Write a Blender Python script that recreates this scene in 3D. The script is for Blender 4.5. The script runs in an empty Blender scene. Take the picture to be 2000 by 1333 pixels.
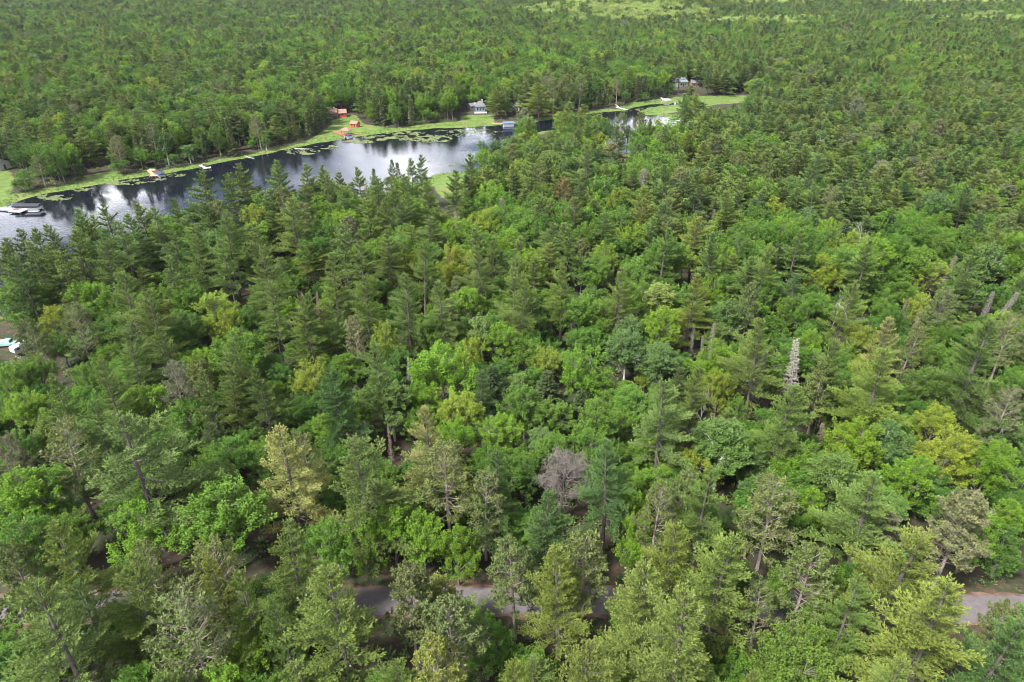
import bpy, math, random
import numpy as np
from mathutils import Vector, Matrix

# ------------------------------------------------------------------ camera, sky, sun, exposure
scene = bpy.context.scene
C = scene.collection
CAM_H = 82.0
PITCH = math.radians(29.07)
F = 1333.0                                  # focal length in pixels of the 2000 px wide photograph

cam_d = bpy.data.cameras.new("camera")
cam_d.lens = 24.0
cam_d.sensor_width = 36.0
cam_d.clip_start = 1.0
cam_d.clip_end = 12000.0
cam = bpy.data.objects.new("camera", cam_d)
C.objects.link(cam)
cam.location = (0, 0, CAM_H)
cam.rotation_euler = (math.pi / 2 - PITCH, 0, 0)
scene.camera = cam

SUN_EL, SUN_AZ = math.radians(52), math.radians(228)     # azimuth clockwise from +Y
world = bpy.data.worlds.new("World")
scene.world = world
world.use_nodes = True
nt = world.node_tree
nt.nodes.clear()
w_out = nt.nodes.new("ShaderNodeOutputWorld")
w_bg = nt.nodes.new("ShaderNodeBackground")
sky = nt.nodes.new("ShaderNodeTexSky")
sky.sky_type = 'NISHITA'
sky.sun_disc = False
sky.sun_elevation = SUN_EL
sky.sun_rotation = SUN_AZ
tc = nt.nodes.new("ShaderNodeTexCoord")
sep = nt.nodes.new("ShaderNodeSeparateXYZ")
nt.links.new(tc.outputs['Generated'], sep.inputs[0])
zz = nt.nodes.new("ShaderNodeMath"); zz.operation = 'MAXIMUM'; zz.inputs[1].default_value = 0.04
nt.links.new(sep.outputs['Z'], zz.inputs[0])
dx = nt.nodes.new("ShaderNodeMath"); dx.operation = 'DIVIDE'
dy = nt.nodes.new("ShaderNodeMath"); dy.operation = 'DIVIDE'
nt.links.new(sep.outputs['X'], dx.inputs[0]); nt.links.new(zz.outputs[0], dx.inputs[1])
nt.links.new(sep.outputs['Y'], dy.inputs[0]); nt.links.new(zz.outputs[0], dy.inputs[1])
cmb = nt.nodes.new("ShaderNodeCombineXYZ")
nt.links.new(dx.outputs[0], cmb.inputs[0]); nt.links.new(dy.outputs[0], cmb.inputs[1])
cmb.inputs[2].default_value = 3.7
cn = nt.nodes.new("ShaderNodeTexNoise")                  # cloud deck with blue gaps
cn.inputs['Scale'].default_value = 0.9
cn.inputs['Detail'].default_value = 6
cn.inputs['Roughness'].default_value = 0.55
cn.inputs['Distortion'].default_value = 0.35
nt.links.new(cmb.outputs[0], cn.inputs['Vector'])
cr = nt.nodes.new("ShaderNodeValToRGB")
cr.color_ramp.elements[0].position = 0.43
cr.color_ramp.elements[1].position = 0.56
nt.links.new(cn.outputs['Fac'], cr.inputs['Fac'])
cn2 = nt.nodes.new("ShaderNodeTexNoise")
cn2.inputs['Scale'].default_value = 1.7
cn2.inputs['Detail'].default_value = 5
nt.links.new(cmb.outputs[0], cn2.inputs['Vector'])
cc = nt.nodes.new("ShaderNodeValToRGB")
cc.color_ramp.elements[0].position = 0.36
cc.color_ramp.elements[0].color = (7.5, 7.9, 9.6, 1)
cc.color_ramp.elements[1].position = 0.64
cc.color_ramp.elements[1].color = (16, 16, 16.5, 1)
nt.links.new(cn2.outputs['Fac'], cc.inputs['Fac'])
mx = nt.nodes.new("ShaderNodeMix"); mx.data_type = 'RGBA'
nt.links.new(cr.outputs['Color'], mx.inputs['Factor'])
nt.links.new(sky.outputs['Color'], mx.inputs['A'])
el = nt.nodes.new("ShaderNodeMapRange")                  # clouds glow brighter low in the sky, greyer overhead
el.inputs['From Min'].default_value = 0.22; el.inputs['From Max'].default_value = 0.55
el.inputs['To Min'].default_value = 3.4; el.inputs['To Max'].default_value = 0.8
nt.links.new(sep.outputs['Z'], el.inputs['Value'])
cm = nt.nodes.new("ShaderNodeVectorMath"); cm.operation = 'SCALE'
nt.links.new(cc.outputs['Color'], cm.inputs[0]); nt.links.new(el.outputs['Result'], cm.inputs['Scale'])
nt.links.new(cm.outputs[0], mx.inputs['B'])
nt.links.new(mx.outputs['Result'], w_bg.inputs['Color'])
w_bg.inputs['Strength'].default_value = 0.056
nt.links.new(w_bg.outputs[0], w_out.inputs[0])

sun_d = bpy.data.lights.new("sun", 'SUN')
sun_d.energy = 4.8
sun_d.angle = math.radians(9)
sun_d.color = (1.0, 0.97, 0.92)
sun = bpy.data.objects.new("sun", sun_d)
C.objects.link(sun)
sdir = Vector((math.sin(SUN_AZ) * math.cos(SUN_EL), math.cos(SUN_AZ) * math.cos(SUN_EL), math.sin(SUN_EL)))
sun.rotation_euler = sdir.to_track_quat('Z', 'Y').to_euler()

scene.view_settings.view_transform = 'Standard'
scene.view_settings.look = 'None'
scene.view_settings.gamma = 1.0
scene.view_settings.use_curve_mapping = False
scene.view_settings.exposure = 1.22
scene.cycles.volume_bounces = 0
scene.cycles.filter_width = 1.0
scene.cycles.use_denoising = True
scene.cycles.sample_clamp_indirect = 4.0
scene.cycles.max_bounces = 6
scene.cycles.diffuse_bounces = 2
scene.cycles.glossy_bounces = 2
scene.cycles.transmission_bounces = 3
scene.cycles.transparent_max_bounces = 4
scene.cycles.volume_step_rate = 10

# ------------------------------------------------------------------ pixel <-> world
cp, sp = math.cos(PITCH), math.sin(PITCH)

def at(px, py, z=0.0):
    """ground point at height z seen at photo pixel (px, py)"""
    a = (px - 1000.0) / F
    b = (666.5 - py) / F
    dy_ = cp + b * sp
    dz_ = -sp + b * cp
    t = (z - CAM_H) / dz_
    return np.array([a * t, dy_ * t, z])

def depth_of(p):
    return p[1] * cp + (CAM_H - p[2]) * sp

def proj(x, y, z):
    dep = y * cp + (CAM_H - z) * sp
    up = y * sp - (CAM_H - z) * cp
    return 1000.0 + F * x / dep, 666.5 - F * up / dep

# ------------------------------------------------------------------ materials
def new_mat(name):
    m = bpy.data.materials.new(name)
    m.use_nodes = True
    n = m.node_tree
    return m, n, n.nodes['Principled BSDF'], n.nodes['Material Output']

def N(n, kind, **kw):
    o = n.nodes.new(kind)
    for k, v in kw.items():
        if k in o.inputs:
            o.inputs[k].default_value = v
        else:
            setattr(o, k, v)
    return o

def plain(name, col, rough=0.7, metal=0.0, var=0.18, scale=1.5, bump=0.0):
    m, n, b, o = new_mat(name)
    t = N(n, 'ShaderNodeTexCoord')
    no = N(n, 'ShaderNodeTexNoise', Scale=scale, Detail=5.0)
    n.links.new(t.outputs['Object'], no.inputs['Vector'])
    r = n.nodes.new('ShaderNodeValToRGB')
    r.color_ramp.elements[0].position = .3
    r.color_ramp.elements[1].position = .7
    r.color_ramp.elements[0].color = tuple(c * (1 - var) for c in col) + (1,)
    r.color_ramp.elements[1].color = tuple(min(1, c * (1 + var)) for c in col) + (1,)
    n.links.new(no.outputs['Fac'], r.inputs['Fac'])
    n.links.new(r.outputs['Color'], b.inputs['Base Color'])
    b.inputs['Roughness'].default_value = rough
    b.inputs['Metallic'].default_value = metal
    if bump:
        bp = N(n, 'ShaderNodeBump', Strength=bump, Distance=0.05)
        n.links.new(no.outputs['Fac'], bp.inputs['Height'])
        n.links.new(bp.outputs[0], b.inputs['Normal'])
    return m

def leaf_mat(name, instanced, transl=0.14, yellow=(1.06, 1.0, 0.85)):
    m, n, b, out = new_mat(name)
    if instanced:
        tint = N(n, 'ShaderNodeAttribute', attribute_type='INSTANCER', attribute_name='tint').outputs['Color']
    else:
        tint = N(n, 'ShaderNodeObjectInfo').outputs['Color']
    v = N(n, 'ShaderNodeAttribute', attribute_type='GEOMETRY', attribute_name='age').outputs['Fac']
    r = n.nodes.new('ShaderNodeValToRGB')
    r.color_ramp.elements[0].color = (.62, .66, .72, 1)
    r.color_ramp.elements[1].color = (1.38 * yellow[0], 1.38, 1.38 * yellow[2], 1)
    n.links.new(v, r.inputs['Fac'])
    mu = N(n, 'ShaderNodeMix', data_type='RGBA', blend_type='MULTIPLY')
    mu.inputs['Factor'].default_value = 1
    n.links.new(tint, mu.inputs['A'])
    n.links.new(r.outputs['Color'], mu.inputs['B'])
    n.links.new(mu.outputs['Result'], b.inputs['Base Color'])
    b.inputs['Roughness'].default_value = 0.55
    b.inputs['Specular IOR Level'].default_value = 0.1
    tr = N(n, 'ShaderNodeBsdfTranslucent')
    n.links.new(mu.outputs['Result'], tr.inputs['Color'])
    mixs = N(n, 'ShaderNodeMixShader')
    mixs.inputs[0].default_value = transl
    n.links.new(b.outputs[0], mixs.inputs[1])
    n.links.new(tr.outputs[0], mixs.inputs[2])
    n.links.new(mixs.outputs[0], out.inputs[0])
    return m

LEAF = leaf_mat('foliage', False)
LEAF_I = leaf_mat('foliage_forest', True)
BARK_PINE = plain('pine_bark', (.085, .072, .062), .9, var=.35, scale=3)
BARK_RED = plain('red_pine_bark', (.21, .17, .15), .9, var=.35, scale=3)
BARK_GREY = plain('grey_bark', (.12, .108, .092), .9, var=.3, scale=3)
BARK_WHITE = plain('birch_bark', (.55, .53, .48), .8, var=.25, scale=2)
DEAD = plain('dead_wood', (.33, .30, .28), .9, var=.25, scale=2)
DEAD_PINK = plain('dead_wood_pink', (.27, .20, .18), .9, var=.25, scale=2)
DEAD_TWIG = plain('dead_twigs', (.13, .11, .10), .9, var=.25, scale=2)
DEAD_WHITE = plain('dead_wood_pale', (.40, .375, .355), .9, var=.2, scale=2)

# ------------------------------------------------------------------ mesh collecting
class G:
    """collects quads and triangles (with a per-vertex age value) and links them as ONE mesh"""
    def __init__(s):
        s.q = []; s.qa = []; s.t = []; s.ta = []; s.ms = []; s.mt = []
    def quads(s, a, age=None, mat=0):
        a = np.asarray(a, dtype=np.float32).reshape(-1, 4, 3)
        if len(a) == 0: return
        ag = np.full((len(a), 4), .5, np.float32) if age is None else np.asarray(age, np.float32).reshape(-1, 4)
        s.q.append(a); s.qa.append(ag); s.ms.append(np.full(len(a), mat, np.int32))
    def tris(s, a, age=None, mat=0):
        a = np.asarray(a, dtype=np.float32).reshape(-1, 3, 3)
        if len(a) == 0: return
        ag = np.full((len(a), 3), .5, np.float32) if age is None else np.asarray(age, np.float32).reshape(-1, 3)
        s.t.append(a); s.ta.append(ag); s.mt.append(np.full(len(a), mat, np.int32))
    def mesh(s, name, mats):
        q = np.concatenate(s.q) if s.q else np.zeros((0, 4, 3), np.float32)
        t = np.concatenate(s.t) if s.t else np.zeros((0, 3, 3), np.float32)
        age = np.concatenate([np.concatenate(s.qa).ravel() if s.qa else np.zeros(0, np.float32),
                              np.concatenate(s.ta).ravel() if s.ta else np.zeros(0, np.float32)])
        co = np.concatenate([q.reshape(-1, 3), t.reshape(-1, 3)])
        nv = len(co); nq = len(q); ntr = len(t)
        me = bpy.data.meshes.new(name)
        me.vertices.add(nv)
        me.vertices.foreach_set('co', co.ravel())
        me.loops.add(nv)
        me.loops.foreach_set('vertex_index', np.arange(nv, dtype=np.int32))
        me.polygons.add(nq + ntr)
        st = np.concatenate([np.arange(nq) * 4, nq * 4 + np.arange(ntr) * 3]).astype(np.int32)
        me.polygons.foreach_set('loop_start', st)
        mi = np.concatenate((s.ms + s.mt) or [np.zeros(0, np.int32)])
        if not isinstance(mats, (list, tuple)): mats = [mats]
        for m in mats: me.materials.append(m)
        me.polygons.foreach_set('material_index', mi.astype(np.int32))
        at_ = me.attributes.new('age', 'FLOAT', 'POINT')
        at_.data.foreach_set('value', age)
        me.update(calc_edges=True)
        return me
    def box(s, c, size, rz=0.0, mat=0, taper=1.0):
        x, y, z = [v / 2 for v in size]
        p = np.array([[-x, -y, -z], [x, -y, -z], [x, y, -z], [-x, y, -z], [-x * taper, -y * taper, z], [x * taper, -y * taper, z], [x * taper, y * taper, z], [-x * taper, y * taper, z]])
        ca, sa = math.cos(rz), math.sin(rz)
        p = p @ np.array([[ca, sa, 0], [-sa, ca, 0], [0, 0, 1]]) + np.array(c)
        f = [[0, 3, 2, 1], [4, 5, 6, 7], [0, 1, 5, 4], [1, 2, 6, 5], [2, 3, 7, 6], [3, 0, 4, 7]]
        s.quads(p[np.array(f)], mat=mat)
    def tube(s, pts, rad, sides=5, mat=0, cap=True):
        pts = np.asarray(pts, float); n = len(pts)
        rad = np.broadcast_to(np.asarray(rad, float), (n,))
        d = np.gradient(pts, axis=0)
        d /= np.linalg.norm(d, axis=1, keepdims=True) + 1e-9
        ref = np.where(np.abs(d[:, 2:3]) > .9, np.array([[1., 0, 0]]), np.array([[0, 0, 1.]]))
        u = np.cross(d, ref); u /= np.linalg.norm(u, axis=1, keepdims=True) + 1e-9
        v = np.cross(d, u)
        a = np.arange(sides) * 2 * math.pi / sides
        ring = pts[:, None] + rad[:, None, None] * (u[:, None] * np.cos(a)[None, :, None] + v[:, None] * np.sin(a)[None, :, None])
        nx = np.roll(ring, -1, axis=1)
        s.quads(np.stack([ring[:-1], ring[1:], nx[1:], nx[:-1]], axis=2).reshape(-1, 4, 3), mat=mat)
        if cap:
            c0 = np.broadcast_to(pts[-1], (sides, 3))
            s.tris(np.stack([ring[-1], nx[-1], c0], axis=1), mat=mat)

def unit(a):
    return a / (np.linalg.norm(a, axis=-1, keepdims=True) + 1e-9)

def rhombi(g, p, d, nrm, ln, wd, age0, age1):
    """leaf shaped quads: base p, direction d, facing nrm"""
    d = unit(d); s = unit(np.cross(d, nrm))
    ln = np.broadcast_to(ln, (len(p),))[:, None]; wd = np.broadcast_to(wd, (len(p),))[:, None]
    a = p; c = p + d * ln; m = p + d * ln * .5
    b = m + s * wd * .5; e = m - s * wd * .5
    age0 = np.broadcast_to(age0, (len(p),)); age1 = np.broadcast_to(age1, (len(p),))
    mid = (age0 + age1) / 2
    g.quads(np.stack([a, b, c, e], axis=1), np.stack([age0, mid, age1, mid], axis=1))

UP = np.array([0, 0, 1.])

# ------------------------------------------------------------------ tree builders: each returns (trunk G, crown G)
def b_pine(seed, H=24., R=5., k=1.0, nl=78, z0f=.30, ragged=.3):
    """white pine: whorls of flat feathery limbs turned up at their ends"""
    r = np.random.default_rng(seed)
    tr, cr_ = G(), G()
    bx, by = r.normal(0, .5, 2)
    zt = np.linspace(0, 1, 9)
    trunk = np.stack([bx * zt ** 2, by * zt ** 2, zt * H], 1)
    tr.tube(trunk, .36 * (1 - zt) ** .8 + .04, 7)
    nw = max(8, int(nl / 3.9)); nl = nw * 5
    P, D, A = [], [], []
    lobes = r.uniform(0, 2 * math.pi, 3)
    for i in range(nl):
        w_ = i // 5
        if i % 5 == 0: waz = r.uniform(0, 6.28)
        t = min(.995, max(0, (w_ + .5 + r.normal(0, .10)) / nw))
        z = H * (z0f + (.985 - z0f) * t ** .92)
        az = waz + (i % 5) * 1.2566 + r.normal(0, .22)
        if r.random() < .10 and t < .8: continue
        prof = (1 - t) ** .76 * (.86 + .24 * min(1, (t + .05) / .22))
        asym = 1 + .22 * math.cos(az - lobes[0]) + .12 * math.cos(2 * az - lobes[1])
        L = 1.20 * R * (prof * asym * r.uniform(1 - ragged, 1 + ragged * .6) + .07)
        if r.random() < .12: L *= .45
        el = math.radians(-9 + 66 * t ** 1.4 + r.normal(0, 6))
        base = np.array([bx * (z / H) ** 2, by * (z / H) ** 2, z])
        h = np.array([math.cos(az), math.sin(az), 0]); sd = np.array([-h[1], h[0], 0])
        curl = r.uniform(.05, .22) * (1 - t * .5); bend = r.normal(0, .12)
        def pos(s):
            s = np.asarray(s)[..., None]
            return base + L * (h * s * math.cos(el) + UP * (math.sin(el) * s + curl * s ** 2 - .05 * s) + sd * bend * s ** 2)
        ns = 5
        ss = np.linspace(0, 1, ns)
        tr.tube(pos(ss), np.linspace(.035 + L * .011, .012, ns), 3, cap=False)
        # branchlets
        s0 = .24 if t < .3 else .08
        nb = max(3, int(L * (1 - s0) / (.19 * k)))
        for j in range(nb):
            s = s0 + (1 - s0) * (j + r.uniform(.2, .8)) / nb
            p0 = pos(s)
            side = 1 if (j % 2) else -1
            l2 = (.38 * L * (1 - s) + .06 * L * (s - s0) + .40) * r.uniform(.65, 1.15)
            ang = math.radians(r.uniform(38, 62))
            d2 = h * math.cos(ang) * math.cos(el) + sd * side * math.sin(ang) + UP * (math.sin(el) * .8 + .10 + curl)
            m = max(2, int(l2 / (.15 * k)))
            u = (np.arange(m) + r.uniform(.2, .9, m)) / m
            pp = p0 + d2 * (u * l2)[:, None] + r.normal(0, .07 * k, (m, 3)) + UP * (.10 * l2 * u ** 2)[:, None]
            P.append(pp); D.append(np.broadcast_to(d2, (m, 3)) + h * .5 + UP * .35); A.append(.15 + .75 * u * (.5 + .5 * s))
        m = max(3, int(L * .6 / (.12 * k)))
        s = np.linspace(max(s0, .45), 1.02, m)
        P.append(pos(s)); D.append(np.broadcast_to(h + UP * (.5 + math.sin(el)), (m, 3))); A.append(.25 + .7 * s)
    P = np.concatenate(P); D = unit(np.concatenate(D)); A = np.concatenate(A)
    n = len(P)
    for q in range(4 if k == 1 else 3):
        d = unit(D + r.normal(0, .38, (n, 3)))
        nr = unit(r.normal(0, .7, (n, 3)) + UP * 1.1)
        a = np.clip(A + r.normal(0, .16, n), 0, 1)
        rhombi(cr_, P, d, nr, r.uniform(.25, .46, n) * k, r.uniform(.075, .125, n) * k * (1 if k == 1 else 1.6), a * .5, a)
    return tr, cr_

def b_redpine(seed, H=19., R=4., k=1.0, nl=52, bare=False, tuft=9):
    """red pine: visible grey limbs with round needle tufts at the twig ends"""
    r = np.random.default_rng(seed)
    tr, cr_ = G(), G()
    bx, by = r.normal(0, .4, 2)
    zt = np.linspace(0, 1, 8)
    tr.tube(np.stack([bx * zt ** 2, by * zt ** 2, zt * H], 1), .27 * (1 - zt) ** .8 + .03, 6)
    T, TA = [], []
    for i in range(nl):
        t = (i + r.uniform(0, 1)) / nl
        z = H * (.38 + .60 * t)
        az = i * 2.39996 + r.normal(0, .4)
        L = R * (math.sqrt(max(0, 1 - (t * .98) ** 2.4)) * (.62 + .38 * min(1, t / .3)) * r.uniform(.7, 1.08) + .06)
        el = math.radians(-2 + 50 * t + r.normal(0, 8))
        base = np.array([bx * (z / H) ** 2, by * (z / H) ** 2, z])
        h = np.array([math.cos(az), math.sin(az), 0]); sd = np.array([-h[1], h[0], 0])
        def pos(s):
            s = np.asarray(s)[..., None]
            return base + L * (h * s * math.cos(el) + UP * (math.sin(el) * s + .22 * s ** 2))
        tr.tube(pos(np.linspace(0, 1, 4)), np.linspace(.055, .02, 4), 3, cap=False)
        nb = max(4, int(L * 2.6 / k))
        for j in range(nb):
            s = .35 + .65 * (j + r.uniform(.2, .9)) / nb
            p0 = pos(s); side = 1 if j % 2 else -1
            l2 = (.5 * L * (1 - s) + .45) * r.uniform(.6, 1.2)
            d2 = unit(h * .7 + sd * side * r.uniform(.4, 1.) + UP * (math.sin(el) + r.uniform(.15, .7)))
            p1 = p0 + d2 * l2
            tr.tube(np.stack([p0, (p0 + p1) / 2 - UP * .05, p1]), [.022, .018, .014], 3, cap=False)
            T.append(p1); TA.append(r.uniform(.3, .9))
            for q in range(2 if k < 1.5 else 1):
                if r.random() < .8:
                    u = r.uniform(.35, .9); e = p0 + (p1 - p0) * u + unit(r.normal(0, 1, 3) + UP * .6) * r.uniform(.25, .5)
                    tr.tube(np.stack([p0 + (p1 - p0) * u, e]), [.013, .01], 3, cap=False)
                    T.append(e); TA.append(r.uniform(.2, .8))
    T = np.array(T); TA = np.array(TA); n = len(T)
    if bare:
        for q in range(3):
            rhombi(cr_, T, unit(r.normal(0, 1, (n, 3)) + UP * .3), r.normal(0, 1, (n, 3)), r.uniform(.3, .8, n), .05, .4, .7)
        return tr, cr_
    for q in range(int(tuft if k < 1.5 else tuft * .6)):
        d = unit(r.normal(0, 1, (n, 3)) + UP * .45)
        nr = unit(r.normal(0, 1, (n, 3)) + UP * .5)
        a = np.clip(TA + r.normal(0, .15, n), 0, 1)
        rhombi(cr_, T, d, nr, r.uniform(.30, .48, n) * k, r.uniform(.12, .19, n) * k, a * .7, a)
    return tr, cr_

def b_maple(seed, H=15., R=4.2, k=1.0, nc=260, leaf=.19, narrow=False, droop=0.0, white=False, finger=1.15):
    """broadleaf: crown made of leafy upturned shoots at the ends of forking limbs"""
    r = np.random.default_rng(seed)
    tr, cr_ = G(), G()
    zc = H * .54; a_ = H * .46
    bx, by = r.normal(0, .4, 2)
    zt = np.linspace(0, 1, 7)
    tr.tube(np.stack([bx * zt ** 2, by * zt ** 2, zt * H * .82], 1), .20 * (1 - zt) ** .9 + .03, 6)
    # lobes: crown is the union of several offset masses
    nlb = 7
    la = np.arange(nlb) * 2.39996 + r.uniform(0, 6)
    lz = r.uniform(-.45, .62, nlb); lr = np.sqrt(1 - lz ** 2) * .52
    lc = np.stack([np.cos(la) * lr * R * r.uniform(.75, 1.2, nlb), np.sin(la) * lr * R * r.uniform(.75, 1.2, nlb), zc + lz * a_ * r.uniform(.6, .95, nlb)], 1)
    lc[0] = (bx * .6, by * .6, zc + a_ * .48)
    lrad = r.uniform(.42, .62, nlb) * R
    per = int(nc / (k ** 1.3) / nlb) + 1
    P, D, A = [], [], []
    for c, rad in zip(lc, lrad):
        # main limb to the lobe
        st = np.array([bx * .3, by * .3, max(H * .18, c[2] - rad * 1.6)])
        mid = (st + c) / 2 + np.array([0, 0, -.3]) + r.normal(0, .2, 3)
        tr.tube(np.stack([st, mid, c]), [.10, .07, .045], 4, cap=False)
        d = unit(r.normal(0, 1, (per, 3)) + UP * .38)
        rr = rad * r.uniform(.60, 1.06, per)
        zs = 1.25 if narrow else 1.0
        p = c + d * rr[:, None] * np.array([1, 1, zs])
        for q in range(0, per, 3 if k < 1.5 else 8):
            tr.tube(np.stack([c, (c + p[q]) / 2 + r.normal(0, .1, 3), p[q]]), [.04, .028, .012], 3, cap=False)
        P.append(p); D.append(d); A.append(r.uniform(-.12, .12, per))
    P = np.concatenate(P); D = np.concatenate(D); A = np.concatenate(A)
    n = len(P)
    fl = r.uniform(.7, 1.25, n) * finger * (k ** .4)
    fd = unit(D * .8 + UP * (.75 - droop) + r.normal(0, .25, (n, 3)))
    m = int(74 / (k ** 1.0))
    for q in range(m):
        u = ((q + r.uniform(0, 1, n)) / m)
        off = unit(r.normal(0, 1, (n, 3)))
        thick = .46 * np.sin(np.clip(u * .85 + .15, 0, 1) * math.pi) ** .7
        p = P + fd * ((u - .35) * fl)[:, None] + off * (thick * (k ** .4))[:, None] * r.uniform(.4, 1, n)[:, None]
        ld = unit(off + fd * .5 + r.normal(0, .4, (n, 3)) - UP * (.1 + droop))
        nr = unit(UP * 1.25 + off * .5 + r.normal(0, .38, (n, 3)))
        s = leaf * k * r.uniform(.75, 1.3, n)
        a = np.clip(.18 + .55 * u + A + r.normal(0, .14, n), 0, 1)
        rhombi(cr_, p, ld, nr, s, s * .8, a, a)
    return tr, cr_

def b_spruce(seed, H=14., R=2.2, k=1.0, dead=False, red=False):
    r = np.random.default_rng(seed)
    tr, cr_ = G(), G()
    zt = np.linspace(0, 1, 7)
    tr.tube(np.stack([0 * zt, 0 * zt, zt * H], 1), (.10 if dead else .17) * (1 - zt) ** .9 + .015, 6)
    nl = int(120 / k ** .8)
    P, D, A = [], [], []
    for i in range(nl):
        t = (i + r.random()) / nl
        z = H * (.10 + .89 * t)
        az = i * 2.39996 + r.normal(0, .3)
        L = R * ((1 - t) ** .85 * r.uniform(.75, 1.1) + .04)
        if dead: L *= r.uniform(.7, 1.1)
        h = np.array([math.cos(az), math.sin(az), 0]); sd = np.array([-h[1], h[0], 0])
        dr = -.35 + .5 * t
        def pos(s):
            s = np.asarray(s)[..., None]
            return np.array([0, 0, z]) + L * (h * s + UP * (dr * s + .18 * s ** 2))
        tr.tube(pos(np.linspace(0, 1, 3)), [.03, .02, .01], 3, cap=False)
        m = max(3, int(L / (.17 * k)))
        s = .18 + .82 * (np.arange(m) + r.uniform(0, 1, m)) / m
        for side in (-1, 1):
            P.append(pos(s)); D.append(np.broadcast_to(h * .8 + sd * side * .9 + UP * dr * .6, (m, 3))); A.append(.2 + .6 * s)
    P = np.concatenate(P); D = np.concatenate(D); A = np.concatenate(A); n = len(P)
    if dead and not red:
        for q in range(2):
            d = unit(D + r.normal(0, .45, (n, 3)))
            rhombi(cr_, P, d, r.normal(0, 1, (n, 3)), r.uniform(.35, .9, n), .06 * k, .4, .8)
    else:
        for q in range(3):
            d = unit(D + r.normal(0, .3, (n, 3)))
            a = np.clip(A + r.normal(0, .15, n), 0, 1)
            rhombi(cr_, P, d, unit(UP + r.normal(0, .5, (n, 3))), r.uniform(.3, .55, n) * k, r.uniform(.12, .2, n) * k, a * .6, a)
    return tr, cr_

def b_bare(seed, H=12., R=2.6, depth=5, dense=1.0):
    """leafless dead hardwood: forked limbs down to twigs; limbs are the crown, stem the trunk"""
    r = np.random.default_rng(seed)
    tr, cr_ = G(), G()
    zt = np.linspace(0, 1, 5)
    top = np.array([r.normal(0, .5), r.normal(0, .5), H * .55])
    tr.tube(np.stack([top[0] * zt, top[1] * zt, top[2] * zt], 1), np.linspace(.16, .09, 5), 6)
    def grow(p, d, L, rad, lv):
        e = p + d * L
        mid = (p + e) / 2 + r.normal(0, .07 * L, 3)
        cr_.tube(np.stack([p, mid, e]), [rad, rad * .8, rad * .6], 4 if lv < 2 else 3, cap=False)
        if lv >= depth: return
        for q in range(int(r.integers(2, 4) * dense)):
            nd = unit(d + r.normal(0, .55, 3) + UP * .12)
            st = p + (e - p) * r.uniform(.5, 1) if q else e
            grow(st, nd, L * r.uniform(.6, .82), max(.012, rad * .58), lv + 1)
    for q in range(4):
        a = q * 1.57 + r.uniform(0, 1)
        grow(top * r.uniform(.75, 1), unit(np.array([math.cos(a) * R / 3, math.sin(a) * R / 3, r.uniform(.5, 1.2)])), H * .19, .075, 1)
    return tr, cr_

# ------------------------------------------------------------------ helpers for things
def link(name, me, parent=None, loc=None, rz=0.0):
    o = bpy.data.objects.new(name, me)
    C.objects.link(o)
    if parent is not None: o.parent = parent
    if loc is not None: o.location = loc
    if rz: o.rotation_euler = (0, 0, rz)
    return o

def tag(o, label, cat, group=None):
    o['label'] = label; o['category'] = cat
    if group: o['group'] = group
    return o

def thing(name, label, cat, loc, rz=0.0, group=None):
    return tag(link(name, None, None, tuple(loc), rz), label, cat, group)

def part(name, g, mats, parent):
    return link(name, g.mesh(name, mats), parent)

def kind(o, k):
    o['kind'] = k
    return o

def in_poly(x, y, poly):
    x = np.asarray(x, float); y = np.asarray(y, float)
    res = np.zeros(x.shape, bool); n = len(poly); j = n - 1
    for i in range(n):
        xi, yi = poly[i]; xj, yj = poly[j]
        c = ((yi > y) != (yj > y)) & (x < (xj - xi) * (y - yi) / (yj - yi + 1e-12) + xi)
        res ^= c; j = i
    return res

def poly_dist(x, y, poly):
    """signed distance, negative inside"""
    x = np.asarray(x, float); y = np.asarray(y, float)
    d = np.full(x.shape, 1e9); n = len(poly)
    for i in range(n):
        ax, ay = poly[i]; bx, by = poly[(i + 1) % n]
        ex, ey = bx - ax, by - ay
        t = np.clip(((x - ax) * ex + (y - ay) * ey) / (ex * ex + ey * ey + 1e-9), 0, 1)
        d = np.minimum(d, np.hypot(x - ax - t * ex, y - ay - t * ey))
    return np.where(in_poly(x, y, poly), -d, d)

def gpoly(pts, z=0.0):
    return [tuple(at(px, py, z)[:2]) for px, py in pts]

_rs = np.random.default_rng(99)
_wv = [(_rs.uniform(0, 2 * math.pi), _rs.uniform(0, 2 * math.pi)) for _ in range(16)]
def wob(x, y, scale, o=0):
    """smooth noise in about -1..1"""
    s = 0
    for i in range(6):
        a, ph = _wv[(i + o) % 16]; f = (1 + i * .37) / scale
        s = s + np.sin((x * math.cos(a) + y * math.sin(a)) * f * 2.2 + ph + 1.7 * np.sin((x * math.sin(a) - y * math.cos(a)) * f * 1.3 + ph * 2))
    return s / 3.0

WATER_Z = -0.35
FAR_SHORE = [(-60, 425), (0, 408), (42, 392), (89, 378), (137, 371), (185, 363), (225, 353), (270, 347), (330, 339), (390, 327), (430, 318), (500, 305), (560, 292), (605, 283), (650, 275), (700, 267), (760, 260), (800, 255), (850, 251), (900, 250), (960, 246), (1000, 243), (1045, 239), (1090, 231), (1130, 224), (1180, 219), (1222, 217), (1240, 210), (1265, 205), (1310, 202), (1330, 199), (1345, 196)]
NEAR_SHORE = [(1350, 200), (1325, 205), (1285, 208), (1262, 212), (1246, 219), (1262, 224), (1300, 228), (1335, 236), (1332, 262), (1300, 300), (1205, 302), (1150, 282), (1110, 258), (1060, 256), (1025, 268), (1010, 292), (990, 312), (962, 328), (925, 338), (880, 337), (848, 341), (825, 356), (800, 374), (740, 388), (650, 408), (560, 428), (480, 442), (400, 462), (300, 492), (200, 528), (120, 566), (60, 598), (0, 618), (-90, 640)]
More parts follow.
